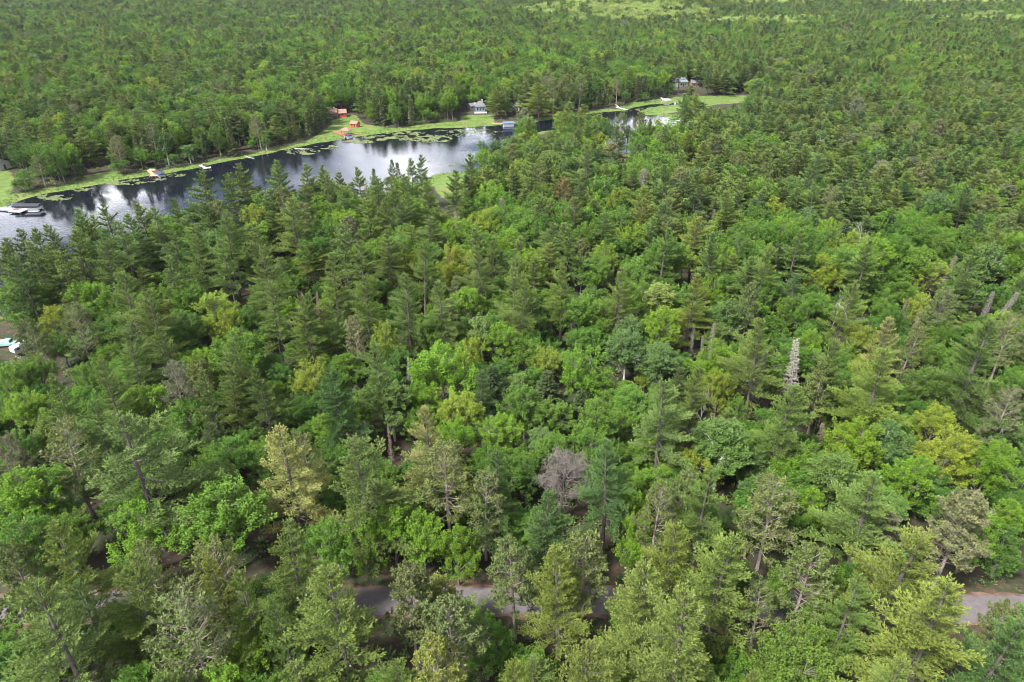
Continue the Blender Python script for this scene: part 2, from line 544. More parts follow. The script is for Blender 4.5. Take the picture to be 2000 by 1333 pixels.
LAKE = gpoly(FAR_SHORE + NEAR_SHORE, WATER_Z)

GRASS = [gpoly(p) for p in (
    [(-80, 332), (0, 330), (14, 338), (20, 350), (14, 380), (40, 385), (-80, 425)],
    [(150, 345), (230, 338), (240, 350), (150, 370)],
    [(650, 230), (690, 226), (706, 244), (745, 250), (760, 262), (620, 286), (604, 276), (655, 245)],
    [(760, 252), (905, 238), (905, 252), (760, 264)],
    [(905, 228), (960, 226), (960, 247), (905, 251)],
    [(1230, 202), (1320, 190), (1440, 187), (1464, 188), (1464, 200), (1400, 204), (1345, 214), (1300, 222), (1255, 224), (1246, 212)],
    [(836, 344), (850, 337), (905, 334), (985, 325), (1005, 345), (960, 352), (910, 385), (868, 385)],
)]
DIRT = [gpoly(p) for p in (
    [(952, 226), (1004, 226), (1004, 243), (952, 246)],
    [(165, 309), (206, 306), (206, 321), (165, 325)],
    [(-60, 632), (40, 632), (66, 690), (-60, 705)],
    [(1878, 775), (1930, 775), (1930, 815), (1878, 815)],
    [(465, 612), (490, 612), (490, 630), (465, 630)],
    [(642, 214), (682, 212), (684, 230), (642, 233)],
    [(912, 212), (1000, 212), (1000, 226), (912, 228)],
    [(1318, 164), (1372, 164), (1372, 176), (1322, 176)],
)]
ROAD_PX = [(-700, 1216), (-300, 1203), (0, 1191), (200, 1184), (400, 1178), (700, 1175), (950, 1174), (1180, 1174), (1500, 1181), (1800, 1188), (2000, 1191), (2300, 1198), (2700, 1210)]
ROAD = [tuple(at(px, py)[:2]) for px, py in ROAD_PX]

def road_dist(x, y):
    x = np.asarray(x, float); y = np.asarray(y, float)
    d = np.full(x.shape, 1e9)
    for (ax, ay), (bx, by) in zip(ROAD[:-1], ROAD[1:]):
        ex, ey = bx - ax, by - ay
        t = np.clip(((x - ax) * ex + (y - ay) * ey) / (ex * ex + ey * ey), 0, 1)
        d = np.minimum(d, np.hypot(x - ax - t * ex, y - ay - t * ey))
    return d

def relief_far(x, y):
    """low rolling ground far behind the lake"""
    return 7.0 * wob(x, y, 330, 2) * np.clip((np.asarray(y) - 560) / 500, 0, 1)

# ------------------------------------------------------------------ the ground sheet
def ground():
    def axis(segs):
        out = []
        for a, b, s in segs: out += list(np.arange(a, b, s))
        return np.array(out + [segs[-1][1]])
    xs = axis([(-6000, -1500, 500), (-1500, -300, 60), (-300, 240, 2.6), (240, 1500, 60), (1500, 6000, 500)])
    ys = axis([(-1500, -100, 200), (-100, 30, 20), (30, 120, 2.0), (120, 560, 2.6), (560, 2600, 60), (2600, 7000, 500)])
    X, Y = np.meshgrid(xs, ys)
    sd = poly_dist(X.ravel(), Y.ravel(), LAKE).reshape(X.shape) + wob(X, Y, 7) * .8
    rd = road_dist(X.ravel(), Y.ravel()).reshape(X.shape)
    relief = wob(X, Y, 40, 3) * .35 + wob(X, Y, 12, 5) * .12
    flat = np.clip((rd - 4) / 6, 0, 1) * np.clip((sd - 2) / 8, 0, 1)
    Z = np.clip(sd * .175 + WATER_Z, -1.5, 0) + relief * flat
    Z = np.where(sd < -1, np.minimum(Z, -.5), Z)
    Z = Z + relief_far(X, Y)
    ny, nx = X.shape
    co = np.stack([X, Y, Z], -1).reshape(-1, 3)
    idx = np.arange(nx * ny).reshape(ny, nx)
    f = np.stack([idx[:-1, :-1], idx[:-1, 1:], idx[1:, 1:], idx[1:, :-1]], -1).reshape(-1, 4)
    me = bpy.data.meshes.new('ground')
    me.vertices.add(len(co)); me.vertices.foreach_set('co', co.astype(np.float32).ravel())
    me.loops.add(f.size); me.loops.foreach_set('vertex_index', f.astype(np.int32).ravel())
    me.polygons.add(len(f)); me.polygons.foreach_set('loop_start', (np.arange(len(f)) * 4).astype(np.int32))
    me.polygons.foreach_set('use_smooth', np.ones(len(f), bool))
    grass = np.clip((7 - sd + 2.5 * wob(X, Y, 16, 4)) / 4, 0, 1)
    nearside = (Y < 0.0 * X + 330) & (X < -20) & (poly_dist(X.ravel(), Y.ravel(), gpoly([(-60, 425), (1345, 190), (1345, 100), (-60, 100)])).reshape(X.shape) > 0)
    for p in GRASS: grass = np.maximum(grass, np.clip(1 - poly_dist(X.ravel(), Y.ravel(), p).reshape(X.shape) / 3, 0, 1))
    dirt = np.clip((6.8 - rd + wob(X, Y, 6) * 1.6) / 2.5, 0, 1)
    for p in DIRT: dirt = np.maximum(dirt, np.clip(1 - poly_dist(X.ravel(), Y.ravel(), p).reshape(X.shape) / 3, 0, 1))
    for nm, a in (('grass', grass), ('dirt', dirt)):
        q = me.attributes.new(nm, 'FLOAT', 'POINT'); q.data.foreach_set('value', a.astype(np.float32).ravel())
    me.update(calc_edges=True)
    m, n, b, out = new_mat('forest_floor')
    t = N(n, 'ShaderNodeNewGeometry')
    def noise(scale, det=6, rough=.6):
        o = N(n, 'ShaderNodeTexNoise', Scale=scale, Detail=float(det), Roughness=rough)
        n.links.new(t.outputs['Position'], o.inputs['Vector']); return o.outputs['Fac']
    def ramp(fac, c0, c1, p0=.35, p1=.65):
        o = n.nodes.new('ShaderNodeValToRGB')
        o.color_ramp.elements[0].position = p0; o.color_ramp.elements[1].position = p1
        o.color_ramp.elements[0].color = c0 + (1,); o.color_ramp.elements[1].color = c1 + (1,)
        n.links.new(fac, o.inputs['Fac']); return o.outputs['Color']
    def mixc(f_, a, b_):
        o = N(n, 'ShaderNodeMix', data_type='RGBA')
        n.links.new(f_, o.inputs['Factor']); n.links.new(a, o.inputs['A']); n.links.new(b_, o.inputs['B']); return o.outputs['Result']
    def soft(name, w=.5):
        a = N(n, 'ShaderNodeAttribute', attribute_name=name).outputs['Fac']
        s_ = N(n, 'ShaderNodeMath', operation='MULTIPLY_ADD'); n.links.new(noise(.6), s_.inputs[0]); s_.inputs[1].default_value = w * 2
        s_.inputs[2].default_value = -w
        p_ = N(n, 'ShaderNodeMath', operation='ADD', use_clamp=True); n.links.new(a, p_.inputs[0]); n.links.new(s_.outputs[0], p_.inputs[1])
        r_ = n.nodes.new('ShaderNodeMapRange'); r_.inputs['From Min'].default_value = .35; r_.inputs['From Max'].default_value = .65
        n.links.new(p_.outputs[0], r_.inputs['Value']); return r_.outputs['Result']
    litter = ramp(noise(.5), (.020, .014, .009), (.045, .026, .016))
    moss = ramp(noise(1.3), (.013, .022, .007), (.030, .044, .012))
    floor_ = mixc(ramp(noise(.16), (0., 0., 0.), (1., 1., 1.), .45, .62), litter, moss)
    dirtc = ramp(noise(.9), (.050, .028, .018), (.095, .056, .037))
    dirtc = mixc(ramp(noise(.35, 7, .7), (0., 0., 0.), (1., 1., 1.), .42, .54), dirtc, moss)
    grassc = ramp(noise(.28, 7, .65), (.055, .108, .015), (.118, .178, .026))
    grassc = mixc(ramp(noise(.09), (0., 0., 0.), (1., 1., 1.), .5, .66), grassc, ramp(noise(1.1), (.10, .125, .03), (.165, .18, .055)))
    c = mixc(soft('dirt', .35), floor_, dirtc)
    c = mixc(soft('grass', .2), c, grassc)
    n.links.new(c, b.inputs['Base Color'])
    b.inputs['Roughness'].default_value = .95
    bp = N(n, 'ShaderNodeBump', Strength=.6, Distance=.15)
    n.links.new(noise(1.6, 8), bp.inputs['Height']); n.links.new(bp.outputs[0], b.inputs['Normal'])
    me.materials.append(m)
    kind(link('ground', me), 'structure')
ground()

# ------------------------------------------------------------------ the lake
def lake():
    xs = [p[0] for p in LAKE]; ys = [p[1] for p in LAKE]
    g = G(); x0, x1, y0, y1 = min(xs) - 8, max(xs) + 8, min(ys) - 8, max(ys) + 8
    g.quads([[(x0, y0, WATER_Z), (x1, y0, WATER_Z), (x1, y1, WATER_Z), (x0, y1, WATER_Z)]])
    m, n, b, out = new_mat('lake_water')
    b.inputs['Base Color'].default_value = (.006, .007, .012, 1)
    b.inputs['Roughness'].default_value = .045
    b.inputs['IOR'].default_value = 1.40
    t = N(n, 'ShaderNodeNewGeometry')
    n1 = N(n, 'ShaderNodeTexNoise', Scale=1.3, Detail=3.0)
    n2 = N(n, 'ShaderNodeTexNoise', Scale=.028, Detail=3.0)
    n.links.new(t.outputs['Position'], n1.inputs['Vector']); n.links.new(t.outputs['Position'], n2.inputs['Vector'])
    r = n.nodes.new('ShaderNodeMapRange'); r.inputs['From Min'].default_value = .4; r.inputs['From Max'].default_value = .62
    r.inputs['To Min'].default_value = .03; r.inputs['To Max'].default_value = .16
    n.links.new(n2.outputs['Fac'], r.inputs['Value'])
    bp = N(n, 'ShaderNodeBump', Distance=.25)
    n.links.new(r.outputs['Result'], bp.inputs['Strength'])
    n.links.new(n1.outputs['Fac'], bp.inputs['Height']); n.links.new(bp.outputs[0], b.inputs['Normal'])
    kind(link('lake', g.mesh('lake', m)), 'structure')
lake()

# ------------------------------------------------------------------ the road
def road():
    P = np.array(ROAD)
    s = np.concatenate([[0], np.cumsum(np.hypot(*np.diff(P, axis=0).T))])
    u = np.linspace(0, s[-1], 160)
    px, py = np.interp(u, s, P[:, 0]), np.interp(u, s, P[:, 1])
    for _ in range(6):
        py[1:-1] = (py[:-2] + py[1:-1] + py[2:]) / 3; px[1:-1] = (px[:-2] + px[1:-1] + px[2:]) / 3
    c = np.stack([px, py], 1); d = np.gradient(c, axis=0); d /= np.linalg.norm(d, axis=1, keepdims=True)
    nr = np.stack([-d[:, 1], d[:, 0]], 1)
    def ribbon(name, off, wid, z, mat, ragged=0.0, seed=1):
        r = np.random.default_rng(seed)
        cols = []
        for k_, zz_ in ((-1, z - .02), (-.9, z), (0, z + .03), (.9, z), (1, z - .02)):
            jit = r.normal(0, ragged, len(c))[:, None] if abs(k_) == 1 else 0
            p = c + nr * (off + (wid / 2 + jit) * k_)
            cols.append(np.concatenate([p, np.full((len(c), 1), zz_)], 1))
        g = G()
        for a, b_ in zip(cols[:-1], cols[1:]):
            g.quads(np.stack([a[:-1], a[1:], b_[1:], b_[:-1]], 1))
        kind(link(name, g.mesh(name, mat)), 'structure')
    m, n, b, out = new_mat('old_asphalt')
    t = N(n, 'ShaderNodeNewGeometry')
    a1 = N(n, 'ShaderNodeTexNoise', Scale=.8, Detail=8.0, Roughness=.65); a2 = N(n, 'ShaderNodeTexNoise', Scale=14.0, Detail=3.0)
    n.links.new(t.outputs['Position'], a1.inputs['Vector']); n.links.new(t.outputs['Position'], a2.inputs['Vector'])
    r = n.nodes.new('ShaderNodeValToRGB')
    r.color_ramp.elements[0].position = .35; r.color_ramp.elements[1].position = .7
    r.color_ramp.elements[0].color = (.092, .080, .084, 1); r.color_ramp.elements[1].color = (.135, .118, .118, 1)
    n.links.new(a1.outputs['Fac'], r.inputs['Fac'])
    mu = N(n, 'ShaderNodeMix', data_type='RGBA', blend_type='OVERLAY'); mu.inputs['Factor'].default_value = .35
    n.links.new(r.outputs['Color'], mu.inputs['A']); n.links.new(a2.outputs['Color'], mu.inputs['B'])
    n.links.new(mu.outputs['Result'], b.inputs['Base Color']); b.inputs['Roughness'].default_value = .85
    sh = plain('needle_covered_shoulder', (.12, .072, .05), .95, var=.4, scale=.9)
    ribbon('road_shoulder', 0, 5.8, .02, sh, .22, 3)
    ribbon('road', 0, 4.8, .05, m, .07, 4)
road()

# ------------------------------------------------------------------ tree species
SPECIES = {   # code: (name, category, height, crown radius, words, tones{letter: (colour, word)})
    'P': ('white_pine', 'pine tree', 24., 5.0, 'white pine', {
        'g': ((0.114, 0.172, 0.046), 'olive green'), 'y': ((0.142, 0.188, 0.044), 'yellow green'), 'b': ((0.078, 0.138, 0.044), 'bluish green'),
        'c': ((0.235, 0.240, 0.085), 'pale yellow'), 'd': ((0.070, 0.105, 0.033), 'dark green')}),
    'R': ('red_pine', 'red pine', 19., 4.2, 'thin red pine', {
        'g': ((.112, .145, .048), 'dull olive'), 'p': ((.135, .148, .080), 'greyish'), 'y': ((.150, .182, .048), 'yellowish olive'), 'o': ((.19, .14, .065), 'orange brown')}),
    'M': ('broadleaf_tree', 'leafy tree', 15., 4.2, 'leafy broadleaf tree', {
        'g': ((.082, .162, .026), 'mid green'), 'l': ((.112, .205, .022), 'bright green'), 'y': ((.158, .215, .030), 'yellow green'),
        'd': ((.055, .118, .021), 'deep green'), 'b': ((.084, .150, .029), 'cool green')}),
    'B': ('birch_tree', 'birch tree', 16., 3.4, 'slim birch', {
        'g': ((.096, .158, .042), 'soft green'), 'b': ((.080, .138, .042), 'grey green'), 'y': ((.17, .21, .052), 'pale yellow green')}),
    'S': ('spruce_tree', 'spruce tree', 14., 2.3, 'dark spruce', {
        'd': ((0.048, 0.075, 0.031), 'dark green'), 'g': ((0.085, 0.105, 0.046), 'grey green')}),
    'D': ('dead_spruce', 'dead tree', 13., 1.9, 'dead spruce', {
        'g': ((.20, .185, .178), 'grey'), 'w': ((.31, .29, .275), 'pale grey'), 'p': ((.20, .15, .14), 'pinkish brown')}),
    'X': ('dead_spruce', 'dead tree', 11., 1.8, 'dead spruce with needles', {
        'r': ((.17, .045, .028), 'dark red'), 'o': ((.26, .10, .045), 'orange')}),
    'W': ('dead_hardwood', 'dead tree', 13., 3.0, 'leafless dead tree', {
        'g': ((1, 1, 1), 'grey'), 'w': ((1, 1, 1), 'white'), 'p': ((.25, .19, .175), 'pinkish grey')}),
}
BARKS = {'P': BARK_PINE, 'R': BARK_RED, 'M': BARK_GREY, 'B': BARK_WHITE, 'S': BARK_PINE, 'D': DEAD, 'X': DEAD_PINK, 'W': DEAD_WHITE}

def build(code, v, k):
    if code == 'P': return b_pine(100 + v, k=k, nl=[52, 44, 58, 48, 42, 54][v % 6], z0f=[.20, .28, .15, .24, .34, .18][v % 6], ragged=[.25, .42, .3, .5, .38, .2][v % 6])
    if code == 'R': return b_redpine(200 + v, k=k, nl=[52, 44, 60][v % 3], tuft=9 if v % 2 == 0 else 5)
    if code == 'M': return b_maple(300 + v, k=k, nc=[200, 230, 170, 210, 185, 220][v % 6], finger=[1.3, 1.6, 1.2, 1.75, 1.45, 1.1][v % 6])
    if code == 'B': return b_maple(400 + v, H=16., R=3.4, k=k, nc=300, leaf=.20, narrow=True, droop=.45, finger=1.3)
    if code == 'S': return b_spruce(500 + v, k=k)
    if code == 'D': return b_spruce(600 + v, H=13., R=1.9, k=k, dead=True)
    if code == 'X': return b_spruce(620 + v, H=11., R=1.8, k=k, dead=True, red=True)
    if code == 'W' and v == 2: return b_redpine(730, H=12., R=3.0, k=1.0, nl=58, bare=True)
    if code == 'W': return b_bare(700 + v, H=13., R=3.0, depth=5, dense=1.0 if v < 2 else 1.5)

NVAR = {'P': 9, 'R': 4, 'M': 9, 'B': 3, 'S': 2, 'D': 3, 'X': 2, 'W': 3}
LODK = [1.0, 1.4, 2.0, 2.9]
_cache = {}
def tree_meshes(code, v, lod):
    key = (code, v % NVAR[code], lod)
    if key not in _cache:
        k = LODK[lod]
        if code in 'DXW': k = min(k, 1.5)
        if code == 'W': k = 1
        tr, cr_ = build(code, key[1], k)
        nm = SPECIES[code][0]
        leaf = LEAF if code != 'W' else DEAD_WHITE if v < 2 else DEAD_TWIG
        if code == 'W' and v == 2: tr_mat = DEAD_TWIG
        else: tr_mat = BARKS[code]
        _cache[key] = (tr.mesh(nm + '_trunk', tr_mat), cr_.mesh(nm + '_crown', leaf))
    return _cache[key]

rnd = random.Random(7)
nrg = np.random.default_rng(17)

# ---- trees read off the photograph: tip pixel, crown width in pixels, species, tone
TREES = """111 1017 130 P y
234 1095 150 P y
70 1146 205 P g
279 1068 90 R g
414 1056 130 R g
411 1089 100 P y
555 1030 140 P y
360 1167 175 R g
492 1210 120 M l
430 1290 120 M l
264 970 145 M l
415 945 190 M g
20 920 130 M l
20 1000 120 M g
235 808 210 P g
175 785 100 P g
545 835 140 P c
18 1074 100 R g
250 1310 120 M g
644 1101 190 P y
797 1120 112 R g
887 1188 150 R g
848 1278 130 R y
815 1112 70 P g
860 1122 84 B y
920 1165 92 M g
950 1200 110 M g
705 840 160 P g
640 1010 95 M g
700 1000 100 M l
760 985 110 M l
820 1000 100 M l
890 1022 90 M l
965 880 105 P b
1061 957 135 P b
1007 1068 110 R g
1100 1075 125 P y
870 880 135 R g
945 925 90 R g
1010 1287 115 P y
1135 1242 170 P y
1280 1098 170 P y
1345 1172 195 P y
1322 1023 130 P y
1415 1032 170 P y
1150 1050 112 R g
1100 884 112 W p
1195 858 112 P b
1243 945 80 M l
1240 1002 82 M l
1290 955 92 R g
1340 930 90 R g
1385 918 120 P g
1520 950 135 R g
1595 951 75 M l
1480 975 90 M g
1720 920 145 P g
1775 1030 200 P y
1892 978 130 R p
1925 985 110 M l
1888 955 85 M b
1990 975 90 M l
1586 1083 130 R g
1868 1135 225 P y
1586 1222 175 M b
1757 1280 150 P y
1465 1305 80 P y
1992 1195 150 P b
1972 1180 80 R g
1625 1178 110 M g
20 540 95 M g
168 540 82 M l
95 593 72 M y
232 533 98 P g
288 563 88 P g
357 547 76 M g
412 566 88 M y
432 600 58 M y
522 551 78 P g
350 605 78 M d
141 600 80 R g
60 630 70 R g
237 638 82 P g
312 635 56 P g
460 662 80 P g
435 690 70 P g
585 580 76 P g
450 640 110 M g
395 675 70 M l
505 718 68 P d
60 690 76 M g
15 700 84 M g
150 705 74 M g
195 708 84 P g
105 730 62 P g
40 758 96 M l
130 785 42 M g
333 715 72 R p
400 725 60 P g
270 745 110 M l
350 775 90 M g
440 850 100 M g
392 895 100 B g
110 830 110 R g
600 850 74 R g
10 860 64 R p
20 835 76 M g
75 910 110 M g
330 830 90 M d
710 540 76 P g
790 537 80 P g
865 548 75 P g
910 550 80 M l
1020 543 74 P g
587 580 74 P g
645 590 58 P g
690 625 54 R p
640 555 50 M l
760 600 55 M g
750 622 72 M y
845 600 86 M g
862 663 130 M l
980 625 90 M l
940 610 58 B g
915 655 60 M y
732 672 94 P g
653 704 96 P b
600 695 90 M y
758 730 82 B b
812 745 72 M l
900 760 96 M y
1025 743 100 M g
980 805 86 M l
833 797 90 P c
882 815 92 M l
1085 835 90 M g
965 715 82 S d
1072 725 92 S d
640 800 72 M l
613 570 13 D p
793 698 15 D g
757 828 13 D p
707 822 11 D p
870 652 10 D p
1250 540 76 M g
1290 545 60 B y
1358 537 70 P y
1400 530 56 M l
1425 575 60 B b
1470 560 46 R g
1510 540 62 M d
1545 575 52 M g
1140 568 86 M g
1180 578 70 M g
1085 575 42 M l
1300 595 95 M l
1230 612 54 B b
1228 640 86 B b
1300 662 72 B b
1213 562 24 D p
1495 622 106 P y
1490 675 32 D g
1400 662 100 M l
1412 720 72 M y
1358 636 14 D g
1379 655 12 D g
1397 633 17 D g
1150 668 112 M l
1070 668 60 M y
1265 695 42 M y
1305 743 122 P g
1360 715 80 P g
1515 715 50 M g
1445 770 62 M g
1170 780 112 M g
1160 832 92 M g
1305 840 66 M y
1375 860 84 M y
1420 815 112 B g
1200 855 60 M g
1545 748 112 P g
1380 755 24 W g
1545 890 62 M l
1130 760 72 S d
1660 545 72 P g
1590 560 82 M g
1668 590 40 W w
1643 558 22 W w
1805 565 52 M y
1850 570 72 R g
1775 580 16 D p
1800 600 18 D g
1938 570 20 D g
1962 567 24 D g
1570 665 36 D w
1930 625 118 P g
1985 620 72 R g
1735 620 78 P c
1690 628 72 M y
1785 640 62 R g
1825 655 62 M g
1852 625 66 M g
1628 665 88 P g
1738 680 122 P y
1692 690 64 M y
1590 640 62 M l
1820 715 92 M b
1610 720 62 R g
1712 770 112 M y
1692 815 112 M l
1745 812 66 B b
1842 790 104 M y
1872 830 112 M y
1955 855 104 M l
1980 760 82 R p
1965 800 72 B b
1987 715 74 M g
1590 860 92 M g
1655 875 102 B g
1800 890 102 M l
35 447 60 P g
66 447 50 P g
147 412 62 P g
200 400 62 P g
230 430 76 P g
276 398 62 P g
300 408 66 P g
340 388 40 P g
385 332 62 P g
465 322 62 P g
445 345 54 P g
535 315 52 P g
595 322 46 P g
633 323 46 P g
640 342 40 P g
434 420 86 P g
490 380 52 M g
497 437 62 P g
574 388 68 P g
381 455 66 P g
434 468 72 P g
507 480 76 P g
626 410 46 M l
644 493 72 P g
325 503 56 P g
371 503 66 M b
227 528 60 P g
115 490 62 P g
196 465 72 P g
35 505 62 P b
574 500 36 M l
539 318 40 P g
701 328 42 P g
731 331 26 P g
767 313 20 P b
776 318 18 S g
803 310 36 P g
816 304 36 P g
662 337 40 P g
716 388 60 P g
761 388 52 P g
839 355 60 P g
827 340 42 P g
890 334 56 P g
923 301 46 P g
944 271 28 B b
965 268 28 B b
986 265 28 B b
1007 262 28 B b
947 325 56 B y
950 391 13 D p
983 385 22 D g
885 439 14 X r
875 487 20 X r
921 433 11 D p
825 346 16 D p
566 388 82 P g
752 439 72 P g
1052 163 54 P y 237
1080 155 36 R g 229
1105 150 36 R g 225
1130 152 34 R g 220
1095 217 36 P y
969 172 34 P y 231
990 178 22 P g 229
1284 229 32 M l
1314 247 38 M l
1227 244 36 M g
1188 238 26 M g
1335 184 34 P g
1362 184 34 P y
1251 223 30 R g
1215 226 36 R g
1149 223 28 P g
1137 229 30 P g
1034 232 34 P y
1122 385 20 D p
1088 330 40 P y
1255 330 34 D g
1217 368 14 D p
1392 410 14 D p
1690 430 20 W w
1895 543 10 X o
1097 352 40 R o
1300 320 56 P g
1150 283 66 P g
1590 305 90 P g
1180 312 62 M g
700 470 70 P g
820 470 70 P g
665 440 62 P g
1000 500 76 P g
940 480 70 P g
1065 455 56 M l
1110 440 50 P g
1300 450 60 P g
1340 480 60 M y
1400 455 56 P g
1450 430 50 M g
1180 470 60 M y
1210 520 70 P g
1240 490 56 M g
1500 480 66 P g
1560 450 56 P g
1620 480 64 M g
1700 470 60 P g
1760 500 60 M g
1850 450 56 M b
1900 480 60 P g
1960 430 56 P g
1100 520 66 P g
100 437 52 P g
5 470 56 P g
170 425 52 P g
255 418 54 P g
330 1140 80 R g
150 1130 110 P g
470 1120 100 P g
540 1150 90 P g
620 1160 70 M g
1500 1135 90 R g
1680 1120 105 P g
1830 1155 66 P g
70 1140 90 R g
205 1165 60 M d
-5 482 60 P g
60 472 60 P g
22 500 60 P g
88 480 60 P g
135 452 56 P g
1450 1090 84 M d
1535 1100 80 M g
1640 1105 84 M g
1700 1088 80 M d
1290 1130 62 M d
560 1172 62 M g
250 1190 84 M g
100 1190 74 M g
1790 1120 74 M g
1252 238 32 M g
1300 246 34 P g
1270 232 24 P g
1206 246 34 P g
1176 236 32 M g
1330 236 34 P g
1240 262 34 M l
"""
trees = []          # dict(x, y, R, H, code, tone, v, man)
for ln in TREES.split('\n'):
    a = ln.split()
    if len(a) < 5: continue
    px, py, w, code, tone = float(a[0]), float(a[1]), float(a[2]), a[3], a[4]
    Hn = {'P': 23, 'R': 20, 'M': 15, 'B': 15, 'S': 12, 'D': 14, 'X': 11, 'W': 14}[code]
    for _ in range(3):
        p = at(px, py, Hn)
        R = w / 2 * depth_of(p) / F
        if code == 'P': Hn = min(28, max(15, 14.5 + R * 1.75))
        elif code == 'R': Hn = min(23, max(15, 13 + R * 1.4))
        elif code == 'M': Hn = min(18, max(8, 7 + R * 1.65))
        elif code == 'B': Hn = min(18, max(10, 9 + R * 1.7))
        elif code in 'DX': Hn = min(15, max(8, 7 + R * 4))
    Hn *= rnd.uniform(.96, 1.04)
    p = at(px, py, Hn)
    if len(a) > 5:                                   # foot of the tree seen too: it gives the height
        q = at(px, float(a[5]), 0); b_ = (666.5 - py) / F
        Hn = CAM_H - q[1] * (sp - b_ * cp) / (cp + b_ * sp); p = q
        R = w / 2 * depth_of(p) / F
    elif poly_dist(np.array([p[0]]), np.array([p[1]]), LAKE)[0] < 1.0: print('IN LAKE', ln)
    trees.append(dict(x=p[0], y=p[1], R=R, H=Hn, code=code, tone=tone, man=True, px=px, py=py))

# ---- what has to stay in view
CLEAR = [
    [(-20, 392), (140, 362), (225, 346), (330, 332), (500, 297), (640, 262), (760, 246), (1004, 226), (1006, 262), (945, 272), (935, 300), (905, 345), (890, 372), (850, 365), (838, 340),
     (800, 330), (650, 345), (600, 345), (540, 338), (480, 350), (420, 362), (345, 400), (280, 415), (225, 440), (150, 432), (60, 462), (-20, 478)],
    [(642, 212), (700, 206), (704, 238), (752, 246), (752, 262), (610, 284), (622, 262), (652, 250)],
    [(926, 198), (950, 198), (952, 228), (926, 228)], [(914, 198), (926, 198), (926, 212), (914, 212)], [(1001, 204), (1012, 204), (1012, 213), (1001, 213)],
    [(1040, 238), (1075, 232), (1075, 252), (1052, 262)],
    [(1195, 205), (1240, 203), (1300, 190), (1312, 190), (1330, 199), (1300, 206), (1245, 214), (1226, 219), (1200, 218)],
    [(1355, 186), (1462, 186), (1462, 199), (1365, 198)],
    [(1316, 153), (1337, 153), (1337, 164), (1316, 165)], [(1350, 159), (1370, 159), (1370, 166), (1350, 166)],
    [(1334, 315), (1347, 315), (1347, 327), (1334, 327)],
    [(-20, 645), (26, 645), (54, 668), (54, 686), (-20, 680)],
    [(690, 1108), (960, 1085), (965, 1185), (890, 1185), (840, 1160), (700, 1164)],
    [(1168, 1138), (1216, 1138), (1214, 1188), (1168, 1190)],
    [(1830, 1105), (2010, 1105), (2010, 1186), (1890, 1180)],
    [(298, 1148), (372, 1148), (372, 1170), (298, 1170)],
    [(180, 1190), (208, 1190), (208, 1220), (180, 1220)],
    [(1878, 780), (1928, 780), (1925, 812), (1880, 812)],
    [(468, 612), (488, 612), (488, 628), (468, 628)],
    [(1205, 262), (1232, 262), (1232, 305), (1205, 305)],
    [(170, 311), (204, 308), (204, 318), (170, 321)],
    [(-20, 314), (24, 314), (24, 350), (10, 395), (-20, 400)],
    [(1546, 322), (1566, 322), (1566, 334), (1546, 334)],
]
NOTREE = GRASS[0:1] + GRASS[2:3] + GRASS[3:4] + GRASS[5:] + DIRT[0:5]

def blocked(px0, py0, pxb, pyb, wp):
    """does a crown (tip pixel, base pixel, width) cover anything that must stay in view"""
    bad = np.zeros(len(px0), bool)
    for f, o in ((0, 0), (.15, .18), (.15, -.18), (.35, .4), (.35, -.4), (.55, .45), (.55, -.45), (.75, .3), (.75, -.3), (.45, 0)):
        x = px0 + (pxb - px0) * f + wp * o; y = py0 + (pyb - py0) * f
        for c in CLEAR: bad |= in_poly(x, y, c)
    return bad

